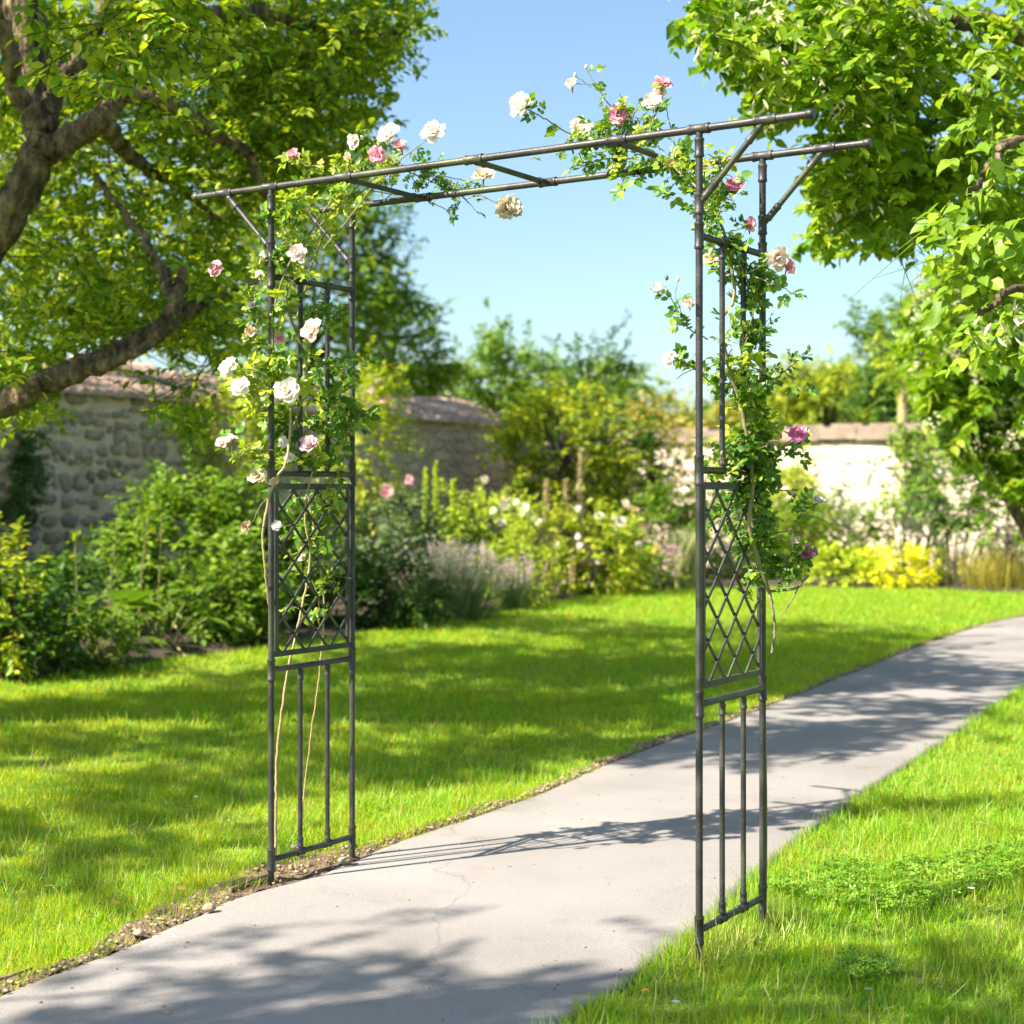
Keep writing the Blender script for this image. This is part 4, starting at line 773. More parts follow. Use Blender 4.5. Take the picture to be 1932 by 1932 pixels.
# right hand tree: lit upper crown, darker inner crown, near low branch with big leaves
RT = thing('linden_tree', 'linden tree with sunlit yellow green leaves reaching in from the upper right', 'tree', (4.6, 8.2, 0))
b = MB(); limb(b, [(4.6, 8.2, -.1), (4.55, 8.2, 1.5), (4.4, 8.1, 3.0), (4.2, 8.0, 4.4)], (.24, .19, .16, .1), 16); b.build('trunk', M['bark'], RT)
for pts, r in [([(4.4, 8.1, 2.9), at(1932, 65, 8.0), at(1840, 45, 7.9), at(1700, 30, 7.8), at(1560, 40, 7.6), at(1440, 60, 7.5)], (.08, .05, .04, .025, .012)), ([(4.4, 8.1, 2.6), at(1932, 150, 8), at(1850, 190, 8), at(1740, 240, 7.9), at(1640, 300, 7.8)], (.06, .035, .02, .01)),
               ([(4.4, 8.0, 2.2), (2.6, 6.3, 2.55), at(1932, 270, 5.6), at(1880, 300, 5.5), at(1830, 370, 5.4)], (.06, .03, .015, .008)), ([(4.4, 8.0, 2.0), (2.4, 6.0, 2.0), at(1932, 545, 5.5), at(1870, 580, 5.4), at(1840, 590, 5.4)], (.04, .02, .01, .005))]:
    b = MB(); limb(b, pts, r, 10, .015); b.build('branch', M['bark'], RT)
UP = [(1278, 30), (1300, 5), (1350, -20), (1960, -20), (1960, 620), (1850, 610), (1800, 500), (1850, 400), (1810, 340), (1750, 420), (1690, 465), (1620, 455), (1560, 478), (1505, 455), (1540, 380), (1505, 320), (1560, 280), (1640, 235), (1560, 210), (1480, 228), (1372, 222), (1430, 160), (1400, 120), (1340, 112), (1310, 75)]
LIT = [(1278, 30), (1300, 5), (1350, -20), (1780, -20), (1700, 150), (1640, 225), (1560, 210), (1480, 228), (1372, 222), (1430, 160), (1400, 120), (1340, 112), (1310, 75)]
b = MB(); t2 = MB()
c = np.vstack([clumpy(poly_cloud(UP, 7.2, 9.2, 560), 90, .10), clumpy(poly_cloud(LIT, 6.6, 7.8, 480), 70, .10), clumpy(poly_cloud([(1505, 320), (1700, 250), (1800, 330), (1700, 460), (1560, 475), (1530, 400)], 7.0, 8.4, 260), 34, .10)])
c = np.vstack([c, clumpy(poly_cloud([(1690, 300), (1960, 220), (1960, 620), (1840, 600), (1790, 520), (1740, 440)], 7.6, 9.6, 260), 40, .11)])
up = np.array([3.6, 8.2, 4.9]) + rng.normal(0, 1, (420, 3)) * np.array([1.5, 1.3, .8]); px, py = proj(up); up = up[~infr(px, py)]
p_, d_, n_, s_, A_, B_ = sprays(np.vstack([c, up]), .24, 13, .053, .5, .8, sizevar=.4)
px, py = proj(p_); jx, jy = np.repeat(rng.normal(0, 26, len(px) // 13), 13), np.repeat(rng.normal(0, 26, len(px) // 13), 13); ok = ~infr(px, py) | pip(px + jx, py + jy, UP)
b.scatter(HEART, p_[ok], d_[ok], n_[ok], s_[ok], rng.uniform(.75, 1.0, ok.sum())); bx, by = proj(B_); tk_ = ~infr(bx, by) | (pip(bx + jx[::13], by + jy[::13], UP) & pip(bx, by, UP)); t2.prisms(A_[tk_], B_[tk_], .003)
b.build('crown', LM['linden'], RT); t2.build('twigs', M['twigdark'], RT)
b = MB()
c = np.vstack([clumpy(poly_cloud([(1950, 210), (1870, 230), (1835, 280), (1850, 350), (1800, 400), (1760, 450), (1860, 520), (1820, 600), (1880, 640), (1950, 640)], 5.2, 6.4, 78), 34, .08)])
p_, d_, n_, s_, A_, B_ = sprays(c, .22, 9, .055, .55, .8, sizevar=.45)
ok = proj(p_)[0] > 1745
b.scatter(HEART, p_[ok], d_[ok], n_[ok] + np.array([-.4, -.5, 0]), s_[ok], .8); b.prisms(A_, B_, .0022); b.build('crown', LM['lindenbig'], RT)
b = MB()   # hanging flower bracts
c = np.vstack([poly_cloud(LIT, 6.5, 7.2, 150), poly_cloud([(1950, 560), (1840, 590), (1860, 640), (1950, 650)], 5.2, 5.5, 10), poly_cloud([(1510, 420), (1640, 440), (1700, 440), (1600, 300)], 7, 7.6, 30)])
for _ in range(3): b.scatter(LEAF6, c + rng.normal(0, .02, c.shape), rdir(len(c), -1.0, .6), rdir(len(c)), .05, np.full(len(c), .5))
b.build('blossom', LM['cream'], RT)

# ------------------------------------------------------------------ walls
def local_wall(name, label, a, b_, h, th, m, stones=False, roof=None, rise=.4, run=.75, over=.10, cop=None):
    a = np.array(a, float); b_ = np.array(b_, float); L = np.linalg.norm(b_ - a); yaw_ = math.atan2(b_[1] - a[1], b_[0] - a[0])
    t = thing(name, label, 'wall', (a[0], a[1], 0)); t.rotation_euler = (0, 0, yaw_); ORIG[t.name] = np.zeros(3)
    mb = MB(); nx_, nz_ = int(L / .15) + 1, 14
    xs = np.linspace(0, L, nx_); zs = np.linspace(-.1, h, nz_)
    X, Z = np.meshgrid(xs, zs, indexing='ij'); Yf = rng.normal(0, .008, X.shape)
    V = np.stack([X, Yf, Z], -1).reshape(-1, 3); Vb = np.stack([X, np.full(X.shape, th), Z], -1).reshape(-1, 3); n0 = len(V)
    Q = [[i * nz_ + j, (i + 1) * nz_ + j, (i + 1) * nz_ + j + 1, i * nz_ + j + 1] for i in range(nx_ - 1) for j in range(nz_ - 1)]
    Q2 = [[n0 + q for q in f[::-1]] for f in Q]
    E = [[j, j + 1, n0 + j + 1, n0 + j][::1] for j in range(nz_ - 1)] + [[(nx_ - 1) * nz_ + j, n0 + (nx_ - 1) * nz_ + j, n0 + (nx_ - 1) * nz_ + j + 1, (nx_ - 1) * nz_ + j + 1] for j in range(nz_ - 1)] + [[i * nz_ + nz_ - 1, (i + 1) * nz_ + nz_ - 1, n0 + (i + 1) * nz_ + nz_ - 1, n0 + i * nz_ + nz_ - 1] for i in range(nx_ - 1)]
    mb.add(np.vstack([V, Vb]), None, Q + Q2 + E); mb.build('masonry', m, t, smooth=False)
    if stones:
        mb = MB(); z = .03
        while z < h - .05:
            rh = rng.uniform(.08, .17); x = rng.uniform(-.2, .05); ph_ = rng.uniform(0, 6)
            while x < L:
                wd = rh * rng.uniform(.75, 2.3); c_ = np.array([x + wd / 2, 0, z + rh / 2 + .03 * math.sin(x * 2.3 + ph_) + rng.normal(0, .016)]); rh_ = rh * rng.uniform(.72, 1.22); k = 11; a_ = np.linspace(0, 2 * np.pi, k, endpoint=False)
                pw = rng.uniform(.62, .95); ox = np.sign(np.cos(a_)) * np.abs(np.cos(a_)) ** pw * wd / 2 * .97; oz = np.sign(np.sin(a_)) * np.abs(np.sin(a_)) ** pw * rh_ / 2 * .98
                j_ = 1 + rng.normal(0, .10, k); ox *= j_; oz *= j_; dp = rng.uniform(.02, .045); V = np.vstack([np.c_[c_[0] + ox, np.full(k, .01), c_[2] + oz], np.c_[c_[0] + ox * .86, np.full(k, -dp * .75), c_[2] + oz * .86], [[c_[0], -dp, c_[2]]]])
                i_ = np.arange(k); i2 = (i_ + 1) % k
                if rng.random() < .93: mb.add(V, np.stack([k + i_, k + i2, np.full(k, 2 * k)], -1), np.stack([i_, i2, k + i2, k + i_], -1))
                x += wd + rng.uniform(.0, .03)
            z += rh + rng.uniform(.0, .018)
        mb.build('cobbles', M['stone'], t)
    if roof:
        mb = MB(); pitch = .17; xs = np.arange(-.1, L + .1, pitch / 6); rows = 6; V = []; 
        for r in range(rows):
            for (q, dz) in ((0, .028), (1, .0)):
                k = (r + q) / rows; yy = -over + (run + over) * k; zz = h + .02 + rise * k + dz
                V.append(np.c_[xs, np.full(len(xs), yy) + .012 * np.sin(xs * 3 + r), zz + .045 * np.abs(np.sin(np.pi * xs / pitch)) + .018 * np.sin(xs * 1.1 + .6) + np.repeat(rng.normal(0, .008, len(xs) // 6 + 1), 6)[:len(xs)]])
        yy = run; V.append(np.c_[xs, np.full(len(xs), run + .05), np.full(len(xs), h)])
        bot = np.c_[xs, np.full(len(xs), -over), np.full(len(xs), h + .0)]; V = [bot] + V; m_ = len(xs)
        mb.add(np.vstack(V), None, [[j * m_ + i, j * m_ + i + 1, (j + 1) * m_ + i + 1, (j + 1) * m_ + i] for j in range(len(V) - 1) for i in range(m_ - 1)])
        mb.build('tile_roof', M['tiles'], t)
    if cop:
        mb = MB(); x = -.05
        while x < L:
            l_ = rng.uniform(.5, .95); dz = rng.normal(0, .012)
            mb.box((x + l_ / 2, th / 2, h + .10 + dz), ((1, 0, 0), (0, 1, 0), (0, 0, 1)), (l_ / 2 - .006, th / 2 + .07 + rng.uniform(0, .02), .085 + rng.uniform(0, .02)))
            if rng.random() < .8: mb.box((x + l_ / 2 + .1, th / 2 + .04, h + .215 + dz), ((1, 0, 0), (0, 1, 0), (0, 0, 1)), (l_ / 2 - .06, th / 2, .03))
            x += l_
        mb.build('coping', M['coping'], t, smooth=False)
    return t
local_wall('stone_wall', 'shaded rubble stone wall with clay tile roof behind the left border', (-8.6, 7.75), (-3.39, 17.8), 2.22, .45, M['mortar'], stones=True, roof=True, rise=.42, run=.85)
local_wall('stone_wall', 'tan coursed stone wall with weathered tile top seen through the arch', (-3.36, 18.0), (-.10, 24.1), 2.22, .45, M['coursed'], roof=True, rise=.34, run=.7)
local_wall('stone_wall', 'bright sunlit pale wall with flat stone coping beyond the right border', (1.6, 26.0), (10, 20.6), 2.0, .4, M['palewall'], cop=True)
local_wall('stone_wall', 'short low rough stone wall end overgrown behind the bushes beyond the arch', (-.05, 24.3), (1.65, 26.0), 1.75, .4, M['coursed'], cop=True)

# ------------------------------------------------------------------ border plants, shrubs, far trees
def leafcloud(c, rad, n, size, tpl=LEAF6, clumps=24, sig=.22, shell=.55, flatb=True, droop=.25, nl=8):
    c = np.asarray(c, float); rad = np.asarray(rad, float)
    u = rdir(clumps) * (rng.uniform(shell, 1, clumps) ** .6)[:, None]
    if flatb: u[:, 2] = np.where(u[:, 2] < -.75, -.75, u[:, 2])
    S = max(4, n // nl); i = rng.integers(0, clumps, S); P = c + (u[i] + rng.normal(0, sig, (S, 3))) * rad
    P = P[P[:, 2] > .03]
    out = norm((P - c) / rad) + rng.normal(0, .45, (len(P), 3)); out[:, 2] += .25
    return sprays(P, size * 3.2, nl, size, droop, .85, dirs=norm(out))
def shrub(name, label, cat, px, Y, wpx, y0, y1, n, size, mat_, group=None, tpl=LEAF6, depth=.8, blooms=(), clumps=26, z0=None, stems=5, droop=.25, wsc=None):
    zt = CH - (y0 - HOR) / F * Y; zb = max(0.03, CH - (y1 - HOR) / F * Y) if z0 is None else z0
    cx = (px - CX) / F * Y; rx = wpx / 2 / F * Y; rz = (zt - zb) / 2; c = (cx, Y, zb + rz)
    t = thing(name, label, cat, (cx, Y, 0), group)
    mb = MB(); st = MB()
    p_, d_, n_, s_, A_, B_ = leafcloud(c, (rx * .92, rx * depth, rz * .92), n, size, tpl, clumps, droop=droop)
    mb.scatter(tpl, p_, d_, n_, s_, wsc if wsc is None else np.full(len(p_), wsc))
    st.prisms(A_, B_, .0025)
    for k in range(stems):
        e = np.array(c) + rdir(1, .3)[0] * np.array([rx, rx * depth, rz]) * .7
        st.tube(crom([(cx + rng.normal(0, .04), Y + rng.normal(0, .04), -.02), (cx + (e[0] - cx) * .4, Y + (e[1] - Y) * .4, max(e[2] * .55, .02)), e], 5), [.012 + .01 * rz, .006, .003], 6)
    mb.build('foliage', LM[mat_], t); st.build('stem', M['twigdark'], t)
    for (bx, by, dpx, kd) in blooms: place_bloom(t, kd, at(bx, by, Y - rx * depth * .8), dpx / F * Y, (rng.normal(-.2, .3), -1, .4), 'bloom')
    return t
def far_tree(name, label, px, Y, wpx, y0, y1, n, size, mat_, group='trees beyond the walls', clumps=40, sig=None, trunk=True, cat='tree', wsc=None, droop=.25):
    zt = CH - (y0 - HOR) / F * Y; zb = max(.3, CH - (y1 - HOR) / F * Y); cx = (px - CX) / F * Y; rx = wpx / 2 / F * Y; rz = (zt - zb) / 2
    t = thing(name, label, cat, (cx, Y, 0), group); c = np.array([cx, Y, zb + rz]); mb = MB(); st = MB()
    p_, d_, n_, s_, A_, B_ = leafcloud(c, (rx, rx * .8, rz), n, size, LEAF6, clumps, sig or .16, .35, droop=droop)
    mb.scatter(LEAF6, p_, d_, n_, s_, wsc if wsc is None else np.full(len(p_), wsc)); st.prisms(A_, B_, .006)
    tk = MB(); limb(tk, [(cx, Y, -.1), (cx + .05, Y, zb * .6), (cx, Y, zb + rz * .6), (cx + .05, Y, zb + rz * 1.5)], (.05 + rz * .05, .04 + rz * .04, .03 + rz * .02, .01), 9)
    for k in range(9):
        e = c + rdir(1, .3)[0] * np.array([rx, rx * .7, rz]) * .85; limb(st, [(cx, Y, zb + rz * rng.uniform(.1, .9)), (c + e) / 2 + [0, 0, .1], e], (.03 + rz * .012, .02, .008), 6)
    tk.build('trunk', M['bark'], t); st.build('branch', M['twigdark'], t); mb.build('crown', LM[mat_], t)
    return t
# --- far trees
far_tree('broadleaf_tree', 'bright backing tree glimpsed through the gaps of the gnarled tree', 200, 20.5, 760, 60, 700, 13000, .11, 'bright', None)
far_tree('broadleaf_tree', 'tall green bushy tree rising behind the left arch leg', 590, 27, 400, 330, 860, 12000, .13, 'mid')
far_tree('broadleaf_tree', 'low rounded treetop right of the left arch leg above the tiled wall', 740, 29, 190, 520, 800, 4200, .11, 'mid')
far_tree('broadleaf_tree', 'light green tree standing just above the tiled wall', 940, 33, 190, 640, 900, 5200, .14, 'mid')
far_tree('broadleaf_tree', 'yellow green low tree at the left end of the tiled wall top', 815, 30, 130, 690, 860, 2600, .13, 'bright')
far_tree('broadleaf_tree', 'slender dark sparse tree with open twigs against the sky', 1110, 31, 160, 625, 900, 1800, .12, 'dark', clumps=22)
far_tree('broadleaf_tree', 'pale green tree between the sparse tree and the light one', 1030, 36, 130, 680, 900, 3000, .14, 'mid')
far_tree('conifer', 'broad yellow green weeping conifer behind the pale wall', 1560, 31, 230, 690, 860, 7000, .15, 'bright', droop=.9, wsc=.55)
far_tree('broadleaf_tree', 'tall thin hazy tree right of the right arch leg', 1665, 34, 110, 560, 860, 2800, .14, 'mid', clumps=20)
far_tree('broadleaf_tree', 'darker small tree tucked beside the weeping conifer', 1690, 29, 110, 660, 860, 2200, .13, 'dark')
far_tree('broadleaf_tree', 'olive brown tangled tree above the overgrown wall end', 1230, 29, 150, 760, 940, 3200, .10, 'olive')
far_tree('broadleaf_tree', 'grey green tree on the skyline behind the right arch leg', 1380, 40, 140, 770, 900, 2600, .16, 'olive')
mb = MB(); xs = np.linspace(-60, 80, 70)
hz_ = 8 + 1.5 * np.sin(xs * .09) + 1.2 * np.sin(xs * .23 + 1)
V = np.vstack([np.c_[xs, np.full(70, 110 + q * 60), hz_ * k] for q, k in ((0, -.05), (.2, .5), (.5, .9), (.8, 1), (1.5, .2))])
mb.add(V, None, [[j * 70 + i, j * 70 + i + 1, (j + 1) * 70 + i + 1, (j + 1) * 70 + i] for j in range(4) for i in range(69)])
tag(mb.build('hill', noisy('far_hill', [(.3, (.07, .11, .06)), (.7, (.14, .19, .10))], .4, .95)), kind='structure')
q = np.c_[rng.uniform(-14, 34, 1500), rng.uniform(92, 108, 1500)]; zz = rng.uniform(.5, 1, 1500) ** .5 * (7.2 + 1.3 * np.sin(q[:, 0] * .33) + 1.0 * np.sin(q[:, 0] * .9 + 2))
p_, d_, n_, s_, A_, B_ = sprays(np.c_[q, zz], 1.5, 9, .6, .3); mb = MB(); mb.scatter(LEAF6, p_, d_, n_, s_)
tag(mb.build('treeline', LM['far']), 'hazy distant wood on the skyline seen past the right arch leg', 'wood', kind='stuff')
# --- right lower tree with cream flowers
FT = thing('flowering_tree', 'dense dark tree dotted with creamy flower clusters at the right edge', 'tree', (4.7, 14.0, 0))
b = MB(); limb(b, [(4.7, 14, -.1), (4.6, 14, .8), (4.5, 13.9, 1.8), (4.5, 13.9, 3.0)], (.13, .1, .08, .04), 10); limb(b, [(4.6, 14, .7), (4.1, 13.7, 1.5), (3.8, 13.5, 2.2)], (.06, .04, .02), 8); b.build('trunk', M['bark'], FT)
PL = [(1680, 600), (1740, 540), (1800, 470), (1960, 400), (1960, 960), (1880, 930), (1800, 860), (1750, 800), (1720, 730), (1690, 670)]
c = np.vstack([clumpy(poly_cloud(PL, 12.6, 15.0, 1500), 120, .17)]); p_, d_, n_, s_, A_, B_ = sprays(c, .3, 10, .095, .35)
ok = ~infr(*proj(p_)) | pip(*proj(p_), PL); b = MB(); b.scatter(HEART, p_[ok], d_[ok], n_[ok], s_[ok], .75); b.prisms(A_, B_, .004); b.build('crown', LM['linden'], FT)
cc = np.vstack([poly_cloud(PL, 12.3, 12.9, 46)]); b = MB()
for _ in range(26): b.scatter(LEAF6, cc + rng.normal(0, .045, cc.shape), rdir(len(cc), .3), rdir(len(cc)), .035)
b.build('blossom', LM['cream'], FT)
b = MB()
tkd = thing('bare_trunk', 'pale straight bare trunk standing behind the pale wall', 'tree', ((1700 - CX) / F * 27, 27, 0)); limb(b, [at(1700, 925 + 140, 27), at(1702, 850, 27), at(1704, 760, 27), at(1712, 690, 27)], (.10, .09, .08, .05), 10); b.build('trunk', M['cane_pale'], tkd)
b = MB(); P = at(1710, 690, 27) + rng.normal(0, 1, (40, 3)) * np.array([.35, .35, .3]); p_, d_, n_, s_, A_, B_ = sprays(P, .4, 8, .12, .6); b.scatter(LEAF6, p_, d_, n_, s_); b.build('crown', LM['bright'], tkd)

# --- left border, near
shrub('border_plant', 'yellowing upright leafy plant at the far left edge of the border', 'plant', 22, 10.6, 90, 1005, 1270, 520, .07, 'bright', clumps=16)
shrub('leafy_shrub', 'low dark green leafy clump in the left corner of the border', 'shrub', 55, 10.9, 190, 1120, 1290, 1500, .085, 'dark')
shrub('leafy_shrub', 'large glossy green shrub beside the left arch leg with a sunlit top', 'shrub', 370, 14.2, 290, 915, 1200, 5200, .085, 'mid', clumps=34)
shrub('leafy_shrub', 'medium green shrub in front of the large glossy one', 'shrub', 430, 13.0, 170, 1040, 1245, 2200, .075, 'mid')
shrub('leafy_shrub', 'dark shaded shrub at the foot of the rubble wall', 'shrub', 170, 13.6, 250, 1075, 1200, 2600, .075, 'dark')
shrub('leafy_shrub', 'low pale green plant between the broad leaved clump and the lawn', 'shrub', 190, 11.35, 150, 1185, 1275, 800, .06, 'mid')
shrub('leafy_shrub', 'green shrub filling the gap behind the left arch leg', 'shrub', 560, 14.6, 230, 960, 1200, 3000, .08, 'mid')
def bigleaf(px, Y, label, n=16, L=.34, py0=1130):
    g = np.array([(px - CX) / F * Y, Y, 0]); t = thing('hosta', label, 'plant', tuple(g)); mb = MB(); st = MB()
    a = rng.uniform(0, 6.28, n); h = rng.uniform(.15, .5, n); tip = g + np.c_[np.cos(a) * rng.uniform(.1, .4, n), np.sin(a) * rng.uniform(.1, .3, n), h]
    mb.scatter(LEAF8, tip, np.c_[np.cos(a), np.sin(a), rng.uniform(-.4, .5, n)], np.c_[np.cos(a) * .1, np.sin(a) * .1, np.ones(n)] + rng.normal(0, .2, (n, 3)), L * rng.uniform(.7, 1.1, n), np.full(n, .95))
    st.prisms(np.tile(g, (n, 1)), tip, .008); mb.build('foliage', LM['mid'], t); st.build('stem', M['cane'], t)
bigleaf(180, 11.9, 'broad leaved plant with drooping leaves in the left border', 20)
bigleaf(300, 12.3, 'broad leaved plant just right of the drooping one below the glossy shrub', 16, .3)
def stalk(px, Y, y0, label, kind='mid', n=16, ls=.09):
    zt = CH - (y0 - HOR) / F * Y; x = (px - CX) / F * Y; t = thing('tall_stalk', label, 'plant', (x, Y, 0)); st = MB(); P = crom([(x, Y, 0), (x + .02, Y, zt * .5), (x + rng.normal(0, .05), Y, zt)], 10); st.tube(P, [.010, .007, .004], 6); st.build('stem', M['cane'], t)
    mb = MB(); i = rng.integers(6, len(P), n); mb.scatter(LEAF6, P[i], rdir(n, .3, .4), np.array([[0, 0, 1.0]]) + rng.normal(0, .3, (n, 3)), ls * rng.uniform(.6, 1.1, n)); 
    k = 22; mb.scatter(LEAF6, np.tile(P[-1], (k, 1)) + rng.normal(0, .02, (k, 3)), rdir(k, .8), rdir(k), .045); mb.build('foliage', LM[kind], t)
stalk(140, 12.2, 1015, 'single thin stalk with a pale bud tip against the rubble wall', 'bright', 8)
stalk(205, 12.5, 960, 'tall leafy stalk with a bushy tip before the rubble wall', 'mid', 26)
stalk(262, 12.8, 965, 'slim stalk with a yellow bud between the bushy one and the glossy shrub', 'bright', 12)
stalk(296, 12.7, 955, 'leafy stalk against the left side of the glossy shrub', 'mid', 20)
for k, (p0, p1, lab) in enumerate([((300, 1185), (352, 1245), 'dry tan cane leaning from the left border onto the lawn'), ((330, 1180), (358, 1235), 'second shorter dry cane leaning beside the first')]):
    m = MB(); m.tube(crom([at(*p0, 12.4), at((p0[0] + p1[0]) / 2, (p0[1] + p1[1]) / 2 - 3, 12.2), np.r_[ground(p1[0], p1[1]), .02]], 6), [.012, .008], 6); tag(m.build('cane', M['cane_pale']), lab, 'cane')
# creeper on the rubble wall
dW = norm(np.array([5.21, 10.05, 0])); nW = np.array([dW[1], -dW[0], 0])
def creeper(name, label, base_pt, d, nrm_, wd, h0, h1, n, size, mat_, blooms=()):
    t = thing(name, label, 'creeper', (base_pt[0], base_pt[1], 0)); st = MB(); mb = MB()
    S = n // 6; P = np.asarray(base_pt) + np.outer(rng.normal(0, wd / 2, S), d) + np.outer(rng.uniform(.02, .16, S), nrm_); P[:, 2] = rng.uniform(h0, h1, S)
    p_, d_, n_, s_, A_, B_ = sprays(P, size * 3, 6, size, .4, .85, dirs=norm(np.tile(nrm_, (S, 1)) * .3 + rng.normal(0, .6, (S, 3))))
    mb.scatter(LEAF6, p_, d_, n_ + nrm_ * 1.2, s_); st.tube(crom([np.r_[base_pt[:2], 0] + nrm_ * .03, np.r_[base_pt[:2], h1 * .5] + d * .1 + nrm_ * .03, np.r_[base_pt[:2], h1] + nrm_ * .03], 6), [.015, .01, .005], 6); st.prisms(A_, B_, .002)
    st.build('stem', M['twigdark'], t); mb.build('foliage', LM[mat_], t)
    for (bx, by, Y, dpx, kd) in blooms: place_bloom(t, kd, at(bx, by, Y), dpx / F * Y, (-.2, -1, .3), 'bloom')
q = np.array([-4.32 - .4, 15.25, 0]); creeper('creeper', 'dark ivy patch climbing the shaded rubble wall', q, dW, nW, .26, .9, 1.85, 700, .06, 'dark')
# --- middle border (seen through the arch)
shrub('rose_bush', 'tall yellow green rose bush against the wall behind the left arch leg', 'rose bush', 690, 17.2, 150, 690, 1000, 2600, .07, 'bright', blooms=[(700, 735, 16, 'blush'), (725, 755, 14, 'salmon'), (715, 720, 13, 'blush'), (742, 765, 14, 'blush'), (680, 770, 12, 'blush')])
shrub('leafy_shrub', 'golden leaved shrub below the tiled roof left of the arch leg', 'shrub', 440, 17.6, 130, 740, 960, 1800, .08, 'bright')
shrub('peony_bush', 'bluish green peony bush with two pink heads before the tan wall', 'peony', 735, 16.2, 140, 945, 1140, 1800, .085, 'blue', blooms=[(730, 932, 32, 'salmon'), (773, 906, 18, 'salmon')])
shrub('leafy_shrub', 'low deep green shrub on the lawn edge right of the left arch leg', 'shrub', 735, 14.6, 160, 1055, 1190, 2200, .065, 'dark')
shrub('leafy_shrub', 'fresh green bushy plant under the pink peony heads', 'shrub', 850, 18.0, 150, 960, 1120, 2200, .065, 'mid')
def tuft(name, label, cat, px, Y, wpx, y0, n, mat_, wd=.006, lean=.35, heads=None, spikes=0, group=None):
    zt = CH - (y0 - HOR) / F * Y; x = (px - CX) / F * Y; r = wpx / 2 / F * Y; t = thing(name, label, cat, (x, Y, 0), group); mb = MB()
    o = rng.normal(0, .28, (n, 2)) * r; d = np.c_[o / max(r, .01) * lean * 1.6 + rng.normal(0, lean * .5, (n, 2)), np.ones(n)]; L = zt * rng.uniform(.65, 1.1, n)
    mb.scatter(BLADE, np.c_[x + o[:, 0], Y + o[:, 1], np.zeros(n)], d, -np.c_[d[:, :2], np.full(n, .1)] + rng.normal(0, .2, (n, 3)), L, wd / L * rng.uniform(.7, 1.3, n)); mb.build('foliage', LM[mat_], t, True)
    if heads:
        hb = MB(); k = n // 4; dd = norm(d[:k]); tips = np.c_[x + o[:k, 0], Y + o[:k, 1], np.zeros(k)] + dd * (L[:k] * 1.0)[:, None]
        for _ in range(10): hb.scatter(LEAF6, tips + dd * rng.uniform(-.12, .02, (k, 1)) + rng.normal(0, .006, (k, 3)), dd + rng.normal(0, .5, (k, 3)), rdir(k), .022)
        hb.build('flower_spike', heads, t)
tuft('lavender', 'grey green lavender mound with faded pinkish spikes on the lawn edge', 'lavender', 850, 15.6, 210, 1030, 1300, 'blue', .006, .5, M['mauve'])
tuft('lavender', 'smaller silvery lavender tuft in front of the feathery plant', 'lavender', 970, 16.8, 90, 1060, 400, 'blue', .006, .4, M['mauve'])
shrub('leafy_shrub', 'feathery bright yellow green plant in the middle of the border', 'shrub', 995, 17.4, 140, 985, 1150, 3000, .06, 'feather', wsc=.5)
shrub('rose_bush', 'white rose bush at the back of the border below the tan wall', 'rose bush', 920, 19.2, 190, 925, 1110, 2400, .065, 'feather', blooms=[(950, 955, 22, 'white'), (990, 962, 24, 'white'), (947, 985, 17, 'white'), (960, 998, 17, 'white'), (975, 948, 14, 'white'), (1005, 975, 14, 'white'), (955, 940, 14, 'cream'), (1015, 985, 14, 'white'), (930, 965, 15, 'white'), (915, 905, 14, 'cream')])
shrub('rose_bush', 'bushy rose with scattered white blooms at the right of the mid border', 'rose bush', 1130, 19.2, 190, 970, 1125, 3400, .07, 'bright', blooms=[(1130, 975, 18, 'white'), (1170, 985, 22, 'white'), (1162, 1000, 18, 'white'), (1092, 1012, 13, 'white'), (1095, 1030, 13, 'white'), (1052, 1030, 14, 'white'), (1205, 1028, 13, 'white'), (1180, 950, 14, 'cream'), (1160, 975, 12, 'white'), (1130, 1060, 12, 'white'), (1090, 960, 13, 'white')])
shrub('rose_bush', 'reddish pink flowering bush beside the right arch leg at the border end', 'rose bush', 1208, 20.3, 70, 950, 1080, 700, .06, 'mid', blooms=[(1200, 965, 14, 'salmon'), (1212, 975, 14, 'salmon'), (1222, 990, 12, 'salmon'), (1210, 995, 13, 'salmon'), (1190, 958, 12, 'salmon')])
def spire(px, Y, y0, y1, label, mat_='tan', wpx=14):
    zt = CH - (y0 - HOR) / F * Y; zb = CH - (y1 - HOR) / F * Y; x = (px - CX) / F * Y; t = thing('flower_spire', label, 'plant', (x, Y, 0), 'tall spires in the middle border'); st = MB(); st.tube(crom([(x, Y, 0), (x, Y, zb), (x + .02, Y, zt)], 6), [.012, .009, .004], 6); st.build('stem', M['cane'], t)
    n = 420; q = rng.uniform(0, 1, n); w_ = wpx / 2 / F * Y * (1 - .75 * q); mb = MB(); mb.scatter(LEAF6, np.c_[x + rng.normal(0, .6, n) * w_, Y + rng.normal(0, .6, n) * w_, zb + (zt - zb) * q], rdir(n, .6), rdir(n), .035, np.full(n, 1.2)); mb.build('flower_spike', LM[mat_], t)
spire(803, 18.2, 885, 1010, 'leaning green spire left of the other spires', 'feather', 16); spire(822, 18.4, 872, 1000, 'tallest green spire near the tan wall', 'feather', 14); spire(855, 18.6, 905, 1000, 'short green spire behind the grey mound', 'feather', 14)
spire(1032, 19.9, 905, 985, 'short tan spire before the yellow bush', 'tan', 15); spire(1068, 20.0, 905, 990, 'middle tan spire of the seed heads', 'tan', 12); spire(1095, 20.1, 845, 985, 'tallest tan seed spire reaching over the yellow bush', 'tan', 16); spire(1045, 18.9, 1000, 1060, 'thin tan spire low in the white roses', 'tan', 10); spire(1080, 18.8, 1050, 1110, 'low tan spire close to the lawn', 'tan', 12)
